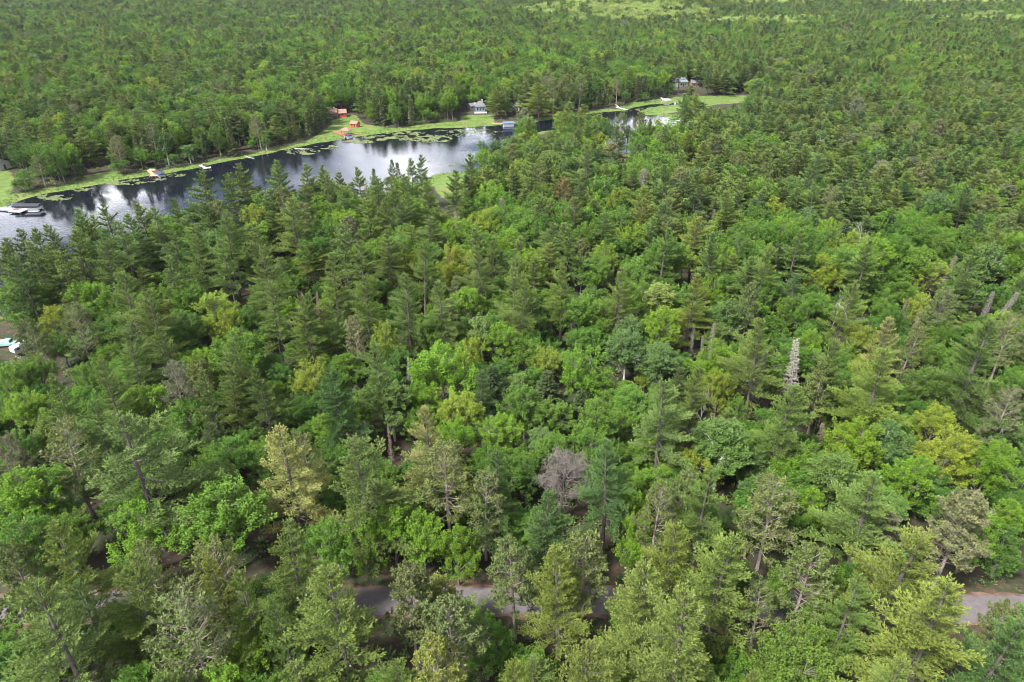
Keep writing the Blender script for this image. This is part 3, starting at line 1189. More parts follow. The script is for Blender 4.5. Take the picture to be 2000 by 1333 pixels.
FARSHORE_W = np.array(gpoly(FAR_SHORE))
def fill(y0, y1, sp_, near):
    out = []
    xw = .80 * y1 + 60
    nx, ny = int(2 * xw / sp_), int((y1 - y0) / sp_)
    ix, iy = np.meshgrid(np.arange(nx), np.arange(ny))
    x = (ix + .5 * (iy % 2) + nrg.uniform(-.42, .42, ix.shape)) * sp_ - xw
    y = (iy + nrg.uniform(-.42, .42, ix.shape)) * sp_ + y0
    x, y = x.ravel(), y.ravel()
    k_ = np.abs(x) < .78 * (y * cp + CAM_H * sp) + 22
    x, y = x[k_], y[k_]
    sd = poly_dist(x, y, LAKE) if y0 < 620 else np.full(x.shape, 99.)
    # on the far side keep back from the water behind the marsh strip
    fs = np.full(x.shape, 99.)
    if y0 < 620:
        for p_ in FARSHORE_W: fs = np.minimum(fs, np.hypot(x - p_[0], y - p_[1]))
    ok = (sd > 2.0) & ((fs > 9) | (sd > 7.5))
    if y0 < 620:
        ok &= road_dist(x, y) > 5.5
        for p_ in NOTREE: ok &= ~in_poly(x, y, p_)
    x, y, sd, fs = x[ok], y[ok], sd[ok], fs[ok]
    px, py = proj(x, y, 10)
    # stands: broadleaf or conifer, following the photograph's broad pattern
    con = .41 + .28 * wob(x, y, 45) + .12 * wob(x, y, 160, 4)
    con = con + np.where((py > 380) & (py < 620) & (px < 620), .22, 0) + np.where((px > 1250) & (py < 430) & (py > 190), .18, 0) \
        - np.where((py > 420) & (py < 1000) & (px > 620), .20, 0) - np.where((py > 60) & (py < 230) & (px > 500) & (px < 1300), .12, 0)
    con = con + np.where(fs < 45, .12, 0)
    if near: con = con * .38
    # far canopy strips in sunshine, the sunlight painted as a paler leaf colour
    nzx = wob(x, y, 60, 3); px_, py_ = px, py; py = py + 4.5 * nzx + 3 * wob(x, y, 25, 7)
    sun_tinted = ((np.hypot((px - 1200) / 200, (py - 27) / 4.5) < 1) | (py < 10) & (px > 1100) | (np.hypot((px - 1460) / 170, (py - 42) / 3.5) < 1) | (np.hypot((px - 1900) / 130, (py - 36) / 4) < 1))
    tonef = wob(x, y, 28, 8)
    for i in range(len(x)):
        u = nrg.random(); c_ = con[i]
        shore = fs[i] < 26
        if sun_tinted[i]:
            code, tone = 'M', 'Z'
        elif shore and u < .42:
            code = 'S' if nrg.random() < .95 else 'D'; tone = 'g' if nrg.random() < .65 else 'd'
        elif u < c_ * (.88 if y1 < 480 else .95): code = 'P'; tone = 'g' if nrg.random() < .62 else ('y' if nrg.random() < .45 else ('d' if nrg.random() < .6 else 'b'))
        elif u < c_: code = 'R'; tone = 'g' if nrg.random() < .8 else 'p'
        elif u < c_ + .07: code = 'B'; tone = 'g' if nrg.random() < .6 else 'b'
        elif u < c_ + .09: code = 'S'; tone = 'd'
        elif u > (.86 if 1250 < px_[i] < 1650 and 140 < py_[i] < 200 else .988): code = 'D'; tone = 'g' if nrg.random() < .5 else 'p'
        else:
            code = 'M'; q = nrg.random() + tonef[i] * .18
            if near: q *= .62
            tone = 'd' if q < (.3 if near else .16) else 'g' if q < .60 else 'l' if q < .82 else 'b' if q < .90 else 'y'
        if code == 'D' and fs[i] < 60: code = 'S'; tone = 'g'
        if code in 'DX' and tone == 'd': tone = 'g'
        s = nrg.uniform(.8, 1.15)
        if near:
            H, R = {'P': (14, 3.8), 'R': (13, 3.3), 'M': (10, 3.9), 'B': (11, 3.1), 'S': (9.5, 2.0), 'D': (10, 1.3)}[code]
        else:
            H, R = {'P': (17.5, 4.9), 'R': (16.5, 4.3), 'M': (16, 5.3), 'B': (16, 4.0), 'S': (15, 2.4), 'D': (13, 1.5)}[code]
        R *= max(1, sp_ / 6.6)
        if fs[i] < 22 and code in 'PMB' and nrg.random() < .6:
            H *= .5; R *= .75; code = 'M' if code == 'P' else code; tone = 'g' if tone not in ('g', 'b', 'y') else tone
        out.append(dict(x=x[i], y=y[i], R=R * s, H=H * nrg.uniform(.74, 1.18) * (.6 + .4 * s), code=code, tone=tone, man=False))
    return out

man = trees
MX = np.array([t['x'] for t in man]); MY = np.array([t['y'] for t in man]); MR = np.array([t['R'] + (3.5 if t['code'] in 'DXW' else 0) for t in man])
MX = np.array([t['x'] for t in man]); MY = np.array([t['y'] - (2.0 if t['code'] in 'DXW' else 0) for t in man])
auto = fill(16, 170, 5.9, True) + fill(170, 470, 6.4, False) + fill(470, 900, 7.6, False) + fill(900, 2050, 9.4, False)
ax_ = np.array([t['x'] for t in auto]); ay_ = np.array([t['y'] for t in auto]); aR = np.array([t['R'] for t in auto]); aH = np.array([t['H'] for t in auto])
tpx, tpy = proj(ax_, ay_, aH); bsx, bsy = proj(ax_, ay_, 0 * aH)
dep = ay_ * cp + (CAM_H - aH * .7) * sp
wp = 2 * aR * F / dep
bad = blocked(tpx, tpy, bsx, bsy, wp)
nearm = ay_ < 520
dmin = np.full(len(auto), 1e9)
for a, b_, r_ in zip(MX, MY, MR):
    dmin = np.minimum(dmin, np.hypot(ax_ - a, ay_ - b_) - .62 * r_ - .40 * aR)
bad |= nearm & (dmin < 0)
bad |= (tpy > 1400) | (tpx < -150) | (tpx > 2150)
auto = [t for t, q in zip(auto, bad) if not q]
for t in auto:
    a = proj(t['x'], t['y'], t['H']); t['px'], t['py'] = float(a[0]), float(a[1])

def size_px(t):
    return 2 * t['R'] * F / (t['y'] * cp + (CAM_H - t['H'] * .7) * sp)
quota = {'P': 300, 'M': 300, 'R': 90, 'B': 90, 'S': 70, 'D': 60, 'X': 10, 'W': 10}
things, mass = [], []
for code, q in quota.items():
    mine = [t for t in man if t['code'] == code]
    rest = sorted((t for t in auto if t['code'] == code and t['tone'] != 'Z'), key=lambda t: -size_px(t) * (1.0 if -30 < t['px'] < 2030 and t['py'] < 1330 else .2))
    n_ = max(0, q - len(mine))
    things += mine + rest[:n_]
    mass += rest[n_:]
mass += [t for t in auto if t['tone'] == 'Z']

# ---- labels: look first, then what it stands nearest to
MARKS = [
    (915, 1097, 'the white plank by the road'), (1192, 1165, 'the widest gap onto the grey road'), (1945, 1168, 'the open road end on the right'),
    (195, 1205, 'the road stretch far left'), (570, 757, 'the broken grey snag'), (30, 672, 'the white vehicles at the left edge'),
    (1490, 720, 'the pointed grey dead spruce'), (1568, 710, 'the broad pale dead spruce'), (1213, 590, 'the tall pinkish dead spruce'),
    (875, 515, 'the small dark red spruce'), (985, 415, 'the lone grey spruce near the marsh'), (1668, 612, 'the white forked dead tree'),
    (1952, 600, 'the leaning pair of dead spruces'), (1904, 795, 'the red bare patch on the right'), (868, 352, 'the bright marsh point'),
    (55, 408, 'the boat with black canopy'), (312, 341, 'the boat with navy cover'), (545, 860, 'the big pale yellow pine'),
    (1870, 1180, 'the widest yellow green pine'), (1555, 328, 'the orange roof in the woods'), (1340, 321, 'the white camper'),
    (1735, 640, 'the pale yellow treetop on the right'), (1105, 930, 'the bare pinkish grey tree'), (1895, 545, 'the small orange spruce'),
    (235, 900, 'the tallest pine on the left'), (478, 621, 'the small red clearing'), (680, 258, 'the red dock with gazebo'),
    (940, 210, 'the blue lake house'), (1300, 198, 'the white pontoon boat'), (1425, 193, 'the far green meadow'), (402, 328, 'the pale empty dock'),
    (1220, 285, 'the bright water gap'), (830, 690, 'the large round bright maple'), (1397, 650, 'the trio of thin dead spruces'),
    (1180, 1290, 'the middle of the bottom edge'), (560, 1290, 'the bottom edge left of middle'), (1640, 1290, 'the bottom edge right of middle'),
]
ORD = ['', 'second ', 'third ', 'fourth ', 'fifth ', 'sixth ', 'seventh ', 'eighth ', 'ninth ', 'tenth ', 'eleventh ', 'twelfth ', 'thirteenth ', 'fourteenth ', 'fifteenth ']
def describe(ts):
    groups = {}
    for t in ts:
        cx, cy = t['px'], t['py'] + 12
        j = min(range(len(MARKS)), key=lambda q: math.hypot(MARKS[q][0] - cx, (MARKS[q][1] - cy) * 1.25))
        dx_, dy__ = cx - MARKS[j][0], cy - MARKS[j][1]
        dr = ('right of' if dx_ > 0 else 'left of') if abs(dx_) > abs(dy__) else ('in front of' if dy__ > 0 else 'behind')
        sz = size_px(t) * (t['y'] * cp + CAM_H * sp) / F
        sw = 'broad ' if sz > 9.5 else 'slender ' if sz < 5.2 and t['code'] in 'PMRB' else ''
        groups.setdefault((t['code'], t['tone'], sw, j, dr), []).append((math.hypot(dx_, dy__), t))
    for (code, tone, sw, j, dr), l in groups.items():
        l.sort(key=lambda q: q[0])
        sp_ = SPECIES[code]
        word = 'leafy tree' if code == 'M' else 'thin red pine' if code == 'R' else sp_[4]
        for i, (_, t) in enumerate(l):
            o_ = ORD[min(i, 14)] + 'closest' if len(l) > 1 else ('closest' if code in 'PMRBS' else 'standing')
            t['label'] = f"{sw}{sp_[5][tone][1]} {word} {o_} {dr} {MARKS[j][2]}"
            if len(t['label'].split()) > 16: t['label'] = t['label'].replace('leafy tree', 'broadleaf').replace(' of the ', ' of ', 1)
describe(things)
SPECIAL = {(1213, 562): 'tall pinkish brown dead spruce among bright leafy trees', (1490, 675): 'pointed grey dead spruce in front of a yellow green pine',
           (1570, 665): 'broad pale grey dead spruce beside the pointed grey one', (885, 439): 'thin dark red spruce, the upper of the two red ones',
           (875, 487): 'small dark red dead spruce in the middle of the woods', (983, 385): 'lone grey dead spruce below the marsh point',
           (1668, 590): 'white forked dead tree without leaves above yellow crowns', (545, 835): 'big pale yellow pine left of the grey road trees',
           (1868, 1135): 'widest yellow green pine, over the road at lower right', (235, 808): 'tallest broad olive pine on the left of the woods',
           (1100, 884): 'bare pinkish grey tree with a round dense twig crown', (862, 663): 'large round bright green maple in the middle woods',
           (1895, 543): 'small orange dead spruce at the right side of the woods', (1735, 620): 'pale yellow pine top among green trees on the right',
           (1007, 1068): 'sparse red pine with bare limbs standing over the grey road', (1097, 352): 'orange brown thin pine behind the middle woods'}
GROUPS = {'P': 'white pines of the wood', 'R': 'red pines of the wood', 'M': 'broadleaf trees of the wood', 'B': 'birches of the wood', 'S': 'dark spruces of the wood',
          'D': 'dead spruces in the wood', 'X': 'dead spruces with red needles', 'W': 'leafless dead trees'}

def jitter(col, r, a=.16):
    b_ = 1 + r.uniform(-a, a)
    return (col[0] * b_ * (1 + r.uniform(-.09, .09)), col[1] * b_, col[2] * b_ * (1 + r.uniform(-.15, .12)), 1)

cnt = 0
for t in things:
    code = t['code']; sp_ = SPECIES[code]
    cnt += 1
    d = size_px(t)
    lod = 0 if d > 62 else 1 if d > 34 else 2
    v = rnd.randrange(NVAR[code])
    if code == 'W': v = {'p': 2, 'g': 0, 'w': 1}[t['tone']]
    trm, crm = tree_meshes(code, v, lod)
    root = bpy.data.objects.new(sp_[0], None)
    C.objects.link(root)
    root.empty_display_size = .5
    root.location = (t['x'], t['y'], -.1 + float(relief_far(t['x'], t['y'])))
    lean = .05 if code in 'DW' else .022
    root.rotation_euler = (rnd.gauss(0, lean), rnd.gauss(0, lean), rnd.uniform(0, 6.283))
    if t['man'] and t['px'] == 1962: root.rotation_euler = (0, .28, 0)
    root.scale = (t['R'] / sp_[3], t['R'] / sp_[3], t['H'] / {'X': 11., 'W': 12.}.get(code, sp_[2]))
    key = (int(t['px']), int(t['py'])) if t['man'] else None
    tag(root, SPECIAL.get(key, t['label']), sp_[1], GROUPS[code])
    a = link('trunk', trm, root)
    c = link('crown', crm, root)
    col = jitter(sp_[5][t['tone']][0], rnd, .12 if t['man'] else .16)
    c.color = col; a.color = col

# ---- the rest of the forest: one object, scattered trees
def mass_forest(ts):
    lib = bpy.data.collections.new('forest_tree_shapes')
    keys = []
    proto = {}
    for code in 'PRMBSDX':
        for v in range(NVAR[code]):
            for lod in (1, 2, 3):
                if code in 'DX' and lod > 1: continue
                tr, cr_ = build(code, v, LODK[lod])
                base = len(tr.q)
                g = G()
                for q, qa in zip(tr.q, tr.qa): g.q.append(q); g.qa.append(qa); g.ms.append(np.zeros(len(q), np.int32))
                for q, qa in zip(tr.t, tr.ta): g.t.append(q); g.ta.append(qa); g.mt.append(np.zeros(len(q), np.int32))
                for q, qa in zip(cr_.q, cr_.qa): g.q.append(q); g.qa.append(qa); g.ms.append(np.ones(len(q), np.int32))
                for q, qa in zip(cr_.t, cr_.ta): g.t.append(q); g.ta.append(qa); g.mt.append(np.ones(len(q), np.int32))
                me = g.mesh('forest_shape', [BARKS[code], LEAF_I])
                nm = 'shape_%03d' % len(keys)
                o = bpy.data.objects.new(nm, me)
                lib.objects.link(o)
                proto[(code, v, lod)] = len(keys); keys.append(nm)
    n_ = len(ts)
    pos = np.array([(t['x'], t['y'], -.1 + float(relief_far(t['x'], t['y']))) for t in ts], np.float32)
    idx = np.zeros(n_, np.int32); rot = np.zeros((n_, 3), np.float32); scl = np.zeros((n_, 3), np.float32); tint = np.ones((n_, 4), np.float32)
    for i, t in enumerate(ts):
        code = t['code']; sp_ = SPECIES[code]; d = size_px(t)
        lod = 1 if d > 34 else 2 if d > 17 else 3
        if code in 'DX': lod = 1
        idx[i] = proto[(code, rnd.randrange(NVAR[code]), lod)]
        rot[i] = (rnd.gauss(0, .02), rnd.gauss(0, .02), rnd.uniform(0, 6.283))
        scl[i] = (t['R'] / sp_[3], t['R'] / sp_[3], t['H'] / {'X': 11.}.get(code, sp_[2]))
        col = (.25, .33, .095) if t['tone'] == 'Z' else sp_[5][t['tone']][0]  # tone Z: sunshine on the far strips, put into a paler leaf tint
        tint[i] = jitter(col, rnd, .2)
    me = bpy.data.meshes.new('forest')
    me.vertices.add(n_); me.vertices.foreach_set('co', pos.ravel())
    for nm, ty, arr, pr in (('idx', 'INT', idx, 'value'), ('rot', 'FLOAT_VECTOR', rot, 'vector'), ('scl', 'FLOAT_VECTOR', scl, 'vector'), ('tint', 'FLOAT_COLOR', tint, 'color')):
        a = me.attributes.new(nm, ty, 'POINT'); a.data.foreach_set(pr, arr.ravel())
    me.update()
    o = kind(link('forest', me), 'stuff')
    ng = bpy.data.node_groups.new('scatter_trees', 'GeometryNodeTree')
    ng.interface.new_socket('Geometry', in_out='INPUT', socket_type='NodeSocketGeometry')
    ng.interface.new_socket('Geometry', in_out='OUTPUT', socket_type='NodeSocketGeometry')
    gi = ng.nodes.new('NodeGroupInput'); go = ng.nodes.new('NodeGroupOutput')
    iop = ng.nodes.new('GeometryNodeInstanceOnPoints'); iop.inputs['Pick Instance'].default_value = True
    ci = ng.nodes.new('GeometryNodeCollectionInfo'); ci.inputs['Collection'].default_value = lib
    ci.inputs['Separate Children'].default_value = True; ci.inputs['Reset Children'].default_value = True
    def na(nm, ty):
        q = ng.nodes.new('GeometryNodeInputNamedAttribute'); q.data_type = ty; q.inputs['Name'].default_value = nm; return q.outputs['Attribute']
    L = ng.links.new
    L(gi.outputs[0], iop.inputs['Points']); L(ci.outputs[0], iop.inputs['Instance'])
    L(na('idx', 'INT'), iop.inputs['Instance Index']); L(na('scl', 'FLOAT_VECTOR'), iop.inputs['Scale'])
    er = ng.nodes.new('FunctionNodeEulerToRotation')
    L(na('rot', 'FLOAT_VECTOR'), er.inputs[0]); L(er.outputs[0], iop.inputs['Rotation'])
    L(iop.outputs[0], go.inputs[0])
    md = o.modifiers.new('scatter', 'NODES'); md.node_group = ng
mass_forest(mass)
print('TREES things', cnt, 'mass', len(mass))

# ------------------------------------------------------------------ low growth: ferns, marsh grass, lily pads
def leaf_attr_mat(name, c0, c1, transl=.2):
    m, n, b, out = new_mat(name)
    v = N(n, 'ShaderNodeAttribute', attribute_name='age').outputs['Fac']
    r = n.nodes.new('ShaderNodeValToRGB')
    r.color_ramp.elements[0].color = c0 + (1,); r.color_ramp.elements[1].color = c1 + (1,)
    n.links.new(v, r.inputs['Fac']); n.links.new(r.outputs['Color'], b.inputs['Base Color'])
    b.inputs['Roughness'].default_value = .6
    return m

def undergrowth():
    r = np.random.default_rng(5)
    n0 = 24000
    y = 22 + 150 * r.random(n0) ** 1.3; x = (r.random(n0) * 2 - 1) * (.8 * (y * cp + CAM_H * sp) + 10)
    rd = road_dist(x, y)
    dens = np.clip(wob(x, y, 5) * .6 + .30, 0.02, 1)
    ok = (rd > 3.6) & (r.random(n0) < dens)
    for p_ in DIRT[2:]: ok &= ~in_poly(x, y, p_)
    x, y = x[ok], y[ok]; n1 = len(x)
    g = G()
    h = r.uniform(.25, 1.0, n1) * np.where(road_dist(x, y) < 9, .6, 1.3)
    tone = np.clip(.45 + .3 * wob(x, y, 9, 6), 0, 1)
    for q in range(13):
        a = q * 2.4 + r.uniform(0, 1, n1)
        d = np.stack([np.cos(a), np.sin(a), r.uniform(.1, 1.0, n1)], 1)
        base = np.stack([x + r.normal(0, .25, n1), y + r.normal(0, .25, n1), h * r.uniform(.1, .8, n1)], 1)
        ag = np.clip(tone + r.normal(0, .18, n1), 0, 1)
        rhombi(g, base, d, UP + r.normal(0, .3, (n1, 3)), h * r.uniform(.5, .9, n1), h * .32, ag, ag)
    m = leaf_attr_mat('fern_leaves', (.030, .060, .012), (.13, .18, .025))
    kind(link('undergrowth', g.mesh('undergrowth', m)), 'stuff')
undergrowth()

def lakeside_bushes():
    r = np.random.default_rng(15)
    P = np.array(gpoly(FAR_SHORE)); n0 = 2600
    t = r.uniform(0, len(P) - 1.001, n0); i0 = t.astype(int); f = (t - i0)[:, None]
    q = P[i0] * (1 - f) + P[i0 + 1] * f + r.normal(0, 13, (n0, 2))
    x, y = q.T
    sd = poly_dist(x, y, LAKE)
    ok = (sd > 5.5) & (sd < 34) & (r.random(n0) < np.clip(.55 + .5 * wob(x, y, 9, 1), .1, 1))
    for p_ in GRASS + DIRT: ok &= ~in_poly(x, y, p_)
    x, y, sd = x[ok], y[ok], sd[ok]; n1 = len(x)
    g = G()
    h = r.uniform(.8, 3.0, n1) * np.clip(.35 + sd / 18, .4, 1)
    tone = np.clip(.45 + .3 * wob(x, y, 9, 6), 0, 1)
    for q in range(46):
        a = r.uniform(0, 6.28, n1); rr = h * .55 * np.sqrt(r.random(n1)); zz_ = r.uniform(.1, 1, n1)
        base = np.stack([x + rr * np.cos(a) * np.sqrt(1.05 - zz_ ** 2), y + rr * np.sin(a) * np.sqrt(1.05 - zz_ ** 2), h * zz_ - .1], 1)
        d = np.stack([np.cos(a), np.sin(a), r.uniform(-.2, .8, n1)], 1)
        ag = np.clip(tone + r.normal(0, .15, n1), 0, 1)
        rhombi(g, base, d, UP + r.normal(0, .4, (n1, 3)), .34, .26, ag, ag)
    m = leaf_attr_mat('bush_leaves', (.045, .085, .018), (.15, .20, .035))
    kind(link('lakeside_bushes', g.mesh('lakeside_bushes', m)), 'stuff')
lakeside_bushes()

def marsh():
    r = np.random.default_rng(6)
    n0 = 120000
    x0, x1 = min(p[0] for p in LAKE), max(p[0] for p in LAKE) + 40; y0, y1 = min(p[1] for p in LAKE), max(p[1] for p in LAKE) + 25
    x = r.uniform(x0, x1, n0); y = r.uniform(y0, y1, n0)
    sd = poly_dist(x, y, LAKE) + wob(x, y, 7) * .8
    ok = ((sd > .1) & (sd < 9))
    inz = np.zeros(n0, bool)
    for p_ in GRASS: inz |= in_poly(x, y, p_)
    ok |= inz & (sd > .1)
    for p_ in DIRT: ok &= ~in_poly(x, y, p_)
    x, y, sd = x[ok], y[ok], sd[ok]; n1 = len(x)
    g = G()
    h = r.uniform(.3, .8, n1) * np.where(sd < 6, 1, .5)
    tone = np.clip(.5 + .33 * wob(x, y, 14, 2) + r.normal(0, .12, n1), 0, 1)
    for q in range(3):
        a = r.uniform(0, 6.28, n1)
        d = np.stack([np.cos(a) * .35, np.sin(a) * .35, np.ones(n1)], 1)
        base = np.stack([x + r.normal(0, .15, n1), y + r.normal(0, .15, n1), np.clip(sd * .175 - .35, -.35, 0)], 1)
        rhombi(g, base, d, np.stack([-np.sin(a), np.cos(a), 0 * a], 1) + r.normal(0, .5, (n1, 3)), h, .16, tone, tone)
    m = leaf_attr_mat('marsh_grass', (.05, .10, .015), (.15, .215, .03))
    kind(link('marsh_grass', g.mesh('marsh_grass', m)), 'stuff')
marsh()

def lily_pads():
    r = np.random.default_rng(8)
    g = G()
    patches = [ # pixel centre, half width px, half height px, count
        (110, 385, 34, 7, 380), (160, 371, 20, 3, 60), (240, 356, 45, 6, 330), (300, 352, 30, 4, 90), (345, 343, 22, 3, 70),
        (590, 297, 34, 6, 240), (604, 300, 14, 3.5, 230), (640, 288, 26, 4, 200), (700, 278, 30, 4, 260), (740, 270, 34, 5, 700), (800, 268, 42, 9, 800),
        (850, 272, 32, 7, 700), (905, 262, 40, 6, 160), (640, 272, 30, 3.5, 520), (775, 259, 40, 3, 500), (900, 256, 50, 3, 200), (950, 258, 30, 6, 90), (1150, 222, 30, 3, 120),
        (1000, 330, 20, 3, 20), (880, 322, 24, 4, 26), (835, 317, 10, 2, 8), (940, 318, 12, 3, 10),
        (1290, 222, 45, 4, 500), (1270, 215, 40, 3, 300), (1300, 240, 36, 6, 240), (1180, 216, 20, 2, 90)]
    P = []
    for cx, cy, wx, wy, n0 in patches:
        for _ in range(n0):
            a = r.uniform(0, 6.283); q = math.sqrt(r.random())
            p = at(cx + wx * q * math.cos(a) + r.normal(0, wx * .08), cy + wy * q * math.sin(a) + r.normal(0, wy * .10), WATER_Z)
            P.append((p[0], p[1]))
    P = np.array(P)
    nz = wob(P[:, 0], P[:, 1], 6, 9)
    keep = (poly_dist(P[:, 0], P[:, 1], LAKE) < -.4) & (nz > -.15)
    P = P[keep]
    n_ = len(P); rad = r.uniform(.28, .62, n_); a0 = r.uniform(0, 6.28, n_); age = np.clip(.5 + .3 * nz[keep] + r.normal(0, .18, n_), 0, 1)
    z = np.full(n_, WATER_Z + .02) + r.uniform(0, .03, n_)
    K = 7
    for q in range(K):                      # a disc with one notch
        b0 = a0 + q * 5.9 / K; b1 = a0 + (q + 1) * 5.9 / K
        tri = np.stack([np.stack([P[:, 0], P[:, 1], z], 1), np.stack([P[:, 0] + rad * np.cos(b0), P[:, 1] + rad * np.sin(b0), z + .012], 1),
                        np.stack([P[:, 0] + rad * np.cos(b1), P[:, 1] + rad * np.sin(b1), z + .012], 1)], 1)
        g.tris(tri, np.repeat(age[:, None], 3, 1))
    m = leaf_attr_mat('lily_pads', (.055, .078, .022), (.15, .18, .065))
    kind(link('lily_pads', g.mesh('lily_pads', m)), 'stuff')
lily_pads()

# ------------------------------------------------------------------ buildings, docks, boats
M_ROOF_PINK = plain('cabin_shingles', (.24, .135, .11), .9, var=.15, scale=4)
M_RED = plain('red_boards', (.32, .055, .03), .7, var=.15, scale=3)
M_ORANGE = plain('orange_boards', (.45, .10, .035), .7, var=.12, scale=3)
M_DARK = plain('dark_boards', (.06, .045, .045), .8)
M_BROWN = plain('brown_boards', (.20, .12, .08), .8)
M_BLUE = plain('blue_boards', (.07, .15, .24), .7, var=.1)
M_GREYROOF = plain('grey_shingles', (.13, .127, .135), .9, var=.12, scale=4)
M_METALROOF = plain('pale_metal_roof', (.20, .23, .28), .5, .1, var=.06)
M_WHITE = plain('white_paint', (.55, .55, .55), .4, var=.05)
M_GLASS = plain('dark_glass', (.02, .025, .03), .08, var=.05)
M_NAVY = plain('navy_canvas', (.03, .045, .10), .7, var=.1)
M_BLACKC = plain('black_canvas', (.022, .024, .032), .55, var=.1)
M_BLUEC = plain('blue_canvas', (.10, .16, .42), .6, var=.1)
M_PALEWOOD = plain('pale_deck_boards', (.46, .40, .38), .8, var=.15, scale=6)
M_PINKWOOD = plain('cedar_deck_boards', (.50, .27, .19), .8, var=.15, scale=6)
M_REDDECK = plain('red_stained_deck', (.46, .09, .075), .75, var=.12, scale=6)
M_ALU = plain('aluminium', (.55, .56, .60), .35, .7, var=.05)
M_GREENP = plain('green_plastic', (.03, .22, .09), .4, var=.05)
M_REDP = plain('red_plastic', (.60, .07, .03), .4, var=.05)
M_YELP = plain('yellow_plastic', (.65, .45, .05), .4, var=.05)
M_TEAL = plain('teal_paint', (.30, .50, .48), .35, var=.05)
M_RUBBER = plain('black_rubber', (.02, .02, .02), .8, var=.05)
M_GREYP = plain('grey_paint', (.40, .40, .43), .45, var=.06)

def gable(g, w, d, z0, h, over=.35, th=.14):
    """gable roof, ridge along x"""
    W, D = w / 2 + over, d / 2 + over
    sl = h / (d / 2); zl = z0 - over * sl
    for s in (-1, 1):
        a = [(-W, s * D, zl), (W, s * D, zl), (W, 0, z0 + h), (-W, 0, z0 + h)]
        b_ = [(x, y, z + th) for x, y, z in a]
        g.quads([b_ if s < 0 else b_[::-1], a[::-1] if s < 0 else a, [a[0], a[1], b_[1], b_[0]], [a[0], b_[0], b_[3], a[3]], [a[1], a[2], b_[2], b_[1]]])

def hip(g, w, d, z0, h, ridge=.3, over=.4):
    W, D = w / 2 + over, d / 2 + over; R_ = w / 2 * ridge
    c = [(-W, -D, z0), (W, -D, z0), (W, D, z0), (-W, D, z0)]; a, b_ = (-R_, 0, z0 + h), (R_, 0, z0 + h)
    g.quads([[c[0], c[1], b_, a], [c[2], c[3], a, b_]]); g.tris([[c[1], c[2], b_], [c[3], c[0], a]])
    g.quads([[c[3], c[2], c[1], c[0]]])
    lo = [(x, y, z - .16) for x, y, z in c]
    for i in range(4): g.quads([[lo[i], lo[(i + 1) % 4], c[(i + 1) % 4], c[i]]])

def house(name, label, cat, p, w, d, h, rh, rz, wall, roof, trim=M_WHITE, kind_='gable', wins=(), door=None, chimney=False, deck=None):
    t = thing(name, label, cat, (p[0], p[1], 0), rz)
    g = G(); g.box((0, 0, h / 2 - .1), (w, d, h + .2))
    if kind_ == 'gable':
        for s in (-1, 1): g.tris([[(s * w / 2, -d / 2, h), (s * w / 2, d / 2, h), (s * w / 2, 0, h + rh)]])
    part('wall', g, wall, t)
    g = G(); (gable if kind_ == 'gable' else hip)(g, w, d, h, rh)
    ro = part('roof', g, roof, t)
    if chimney:
        g = G(); g.box((w * .22, d * .1, h + rh * .9), (.7, .7, 1.6)); g.box((w * .22, d * .1, h + rh * .9 + .86), (.9, .9, .14)); part('chimney', g, M_GREYP, ro)
    for (side, u, z, ww, hh) in wins:      # side 'f' faces -y, 'r' +x, 'l' -x
        g = G(); gf = G()
        if side == 'f':
            g.box((u, -d / 2 - .03, z), (ww, .05, hh)); fr = ((u, -d / 2 - .015, z), (ww + .14, .06, hh + .14))
        else:
            s = 1 if side == 'r' else -1
            g.box((s * (w / 2 + .03), u, z), (.05, ww, hh)); fr = ((s * (w / 2 + .015), u, z), (.06, ww + .14, hh + .14))
        gf.box(*fr)
        f_ = part('window', gf, trim, t); g2 = part('pane', g, M_GLASS, f_)
        off = [0, 0, 0]; off[1 if side == 'f' else 0] = (-.02 if side == 'f' else .02 * s); g2.location = off
    if door:
        side, u = door; g = G()
        if side == 'f': g.box((u, -d / 2 - .03, 1.05), (.95, .07, 2.1))
        else: g.box(((w / 2 + .03) * (1 if side == 'r' else -1), u, 1.05), (.07, .95, 2.1))
        dd = part('door', g, trim, t)
        g = G(); g.box((u + .33, -d / 2 - .09, 1.05) if side == 'f' else ((w / 2 + .09) * (1 if side == 'r' else -1), u + .33, 1.05), (.07, .07, .12)); part('handle', g, M_ALU, dd)
    if deck:
        dw, dd_, dz, dm = deck
        g = G(); g.box((0, -d / 2 - dd_ / 2 - .02, dz), (dw, dd_, .14))
        for s in np.linspace(-dw / 2 + .1, dw / 2 - .1, 5): g.box((s, -d / 2 - dd_ + .05, dz / 2 + .5), (.1, .1, dz + 1.0))
        g.box((0, -d / 2 - dd_ + .05, dz + 1.02), (dw, .09, .09))
        part('deck', g, dm, t)
    return t

house('cabin', 'small red cabin with pinkish roof above the lakeside lawn', 'cabin', at(668, 228), 5.4, 5.0, 2.5, 1.7, .25, M_RED, M_ROOF_PINK, M_DARK, wins=[('f', .2, 1.6, .9, .9), ('r', 0, 1.5, .9, .9)], door=('f', -1.6))
house('cabin', 'dark brown cabin with raised deck left of the red cabin', 'cabin', at(650, 229), 5.6, 5.5, 3.2, 1.6, .1, M_BROWN, M_ROOF_PINK, M_WHITE, wins=[('f', -1.1, 2.0, 1.2, 1.1), ('f', 1.1, 2.0, 1.2, 1.1)], door=('r', 0), chimney=True, deck=(6.4, 2.6, 1.2, M_DARK))
house('garden_shed', 'bright orange shed with pale roof beside the lawn', 'shed', at(694, 249), 4.4, 3.4, 2.3, 1.1, -.45, M_ORANGE, M_ROOF_PINK, M_DARK, wins=[('f', -.9, 1.3, .7, .7)], door=('f', .8))
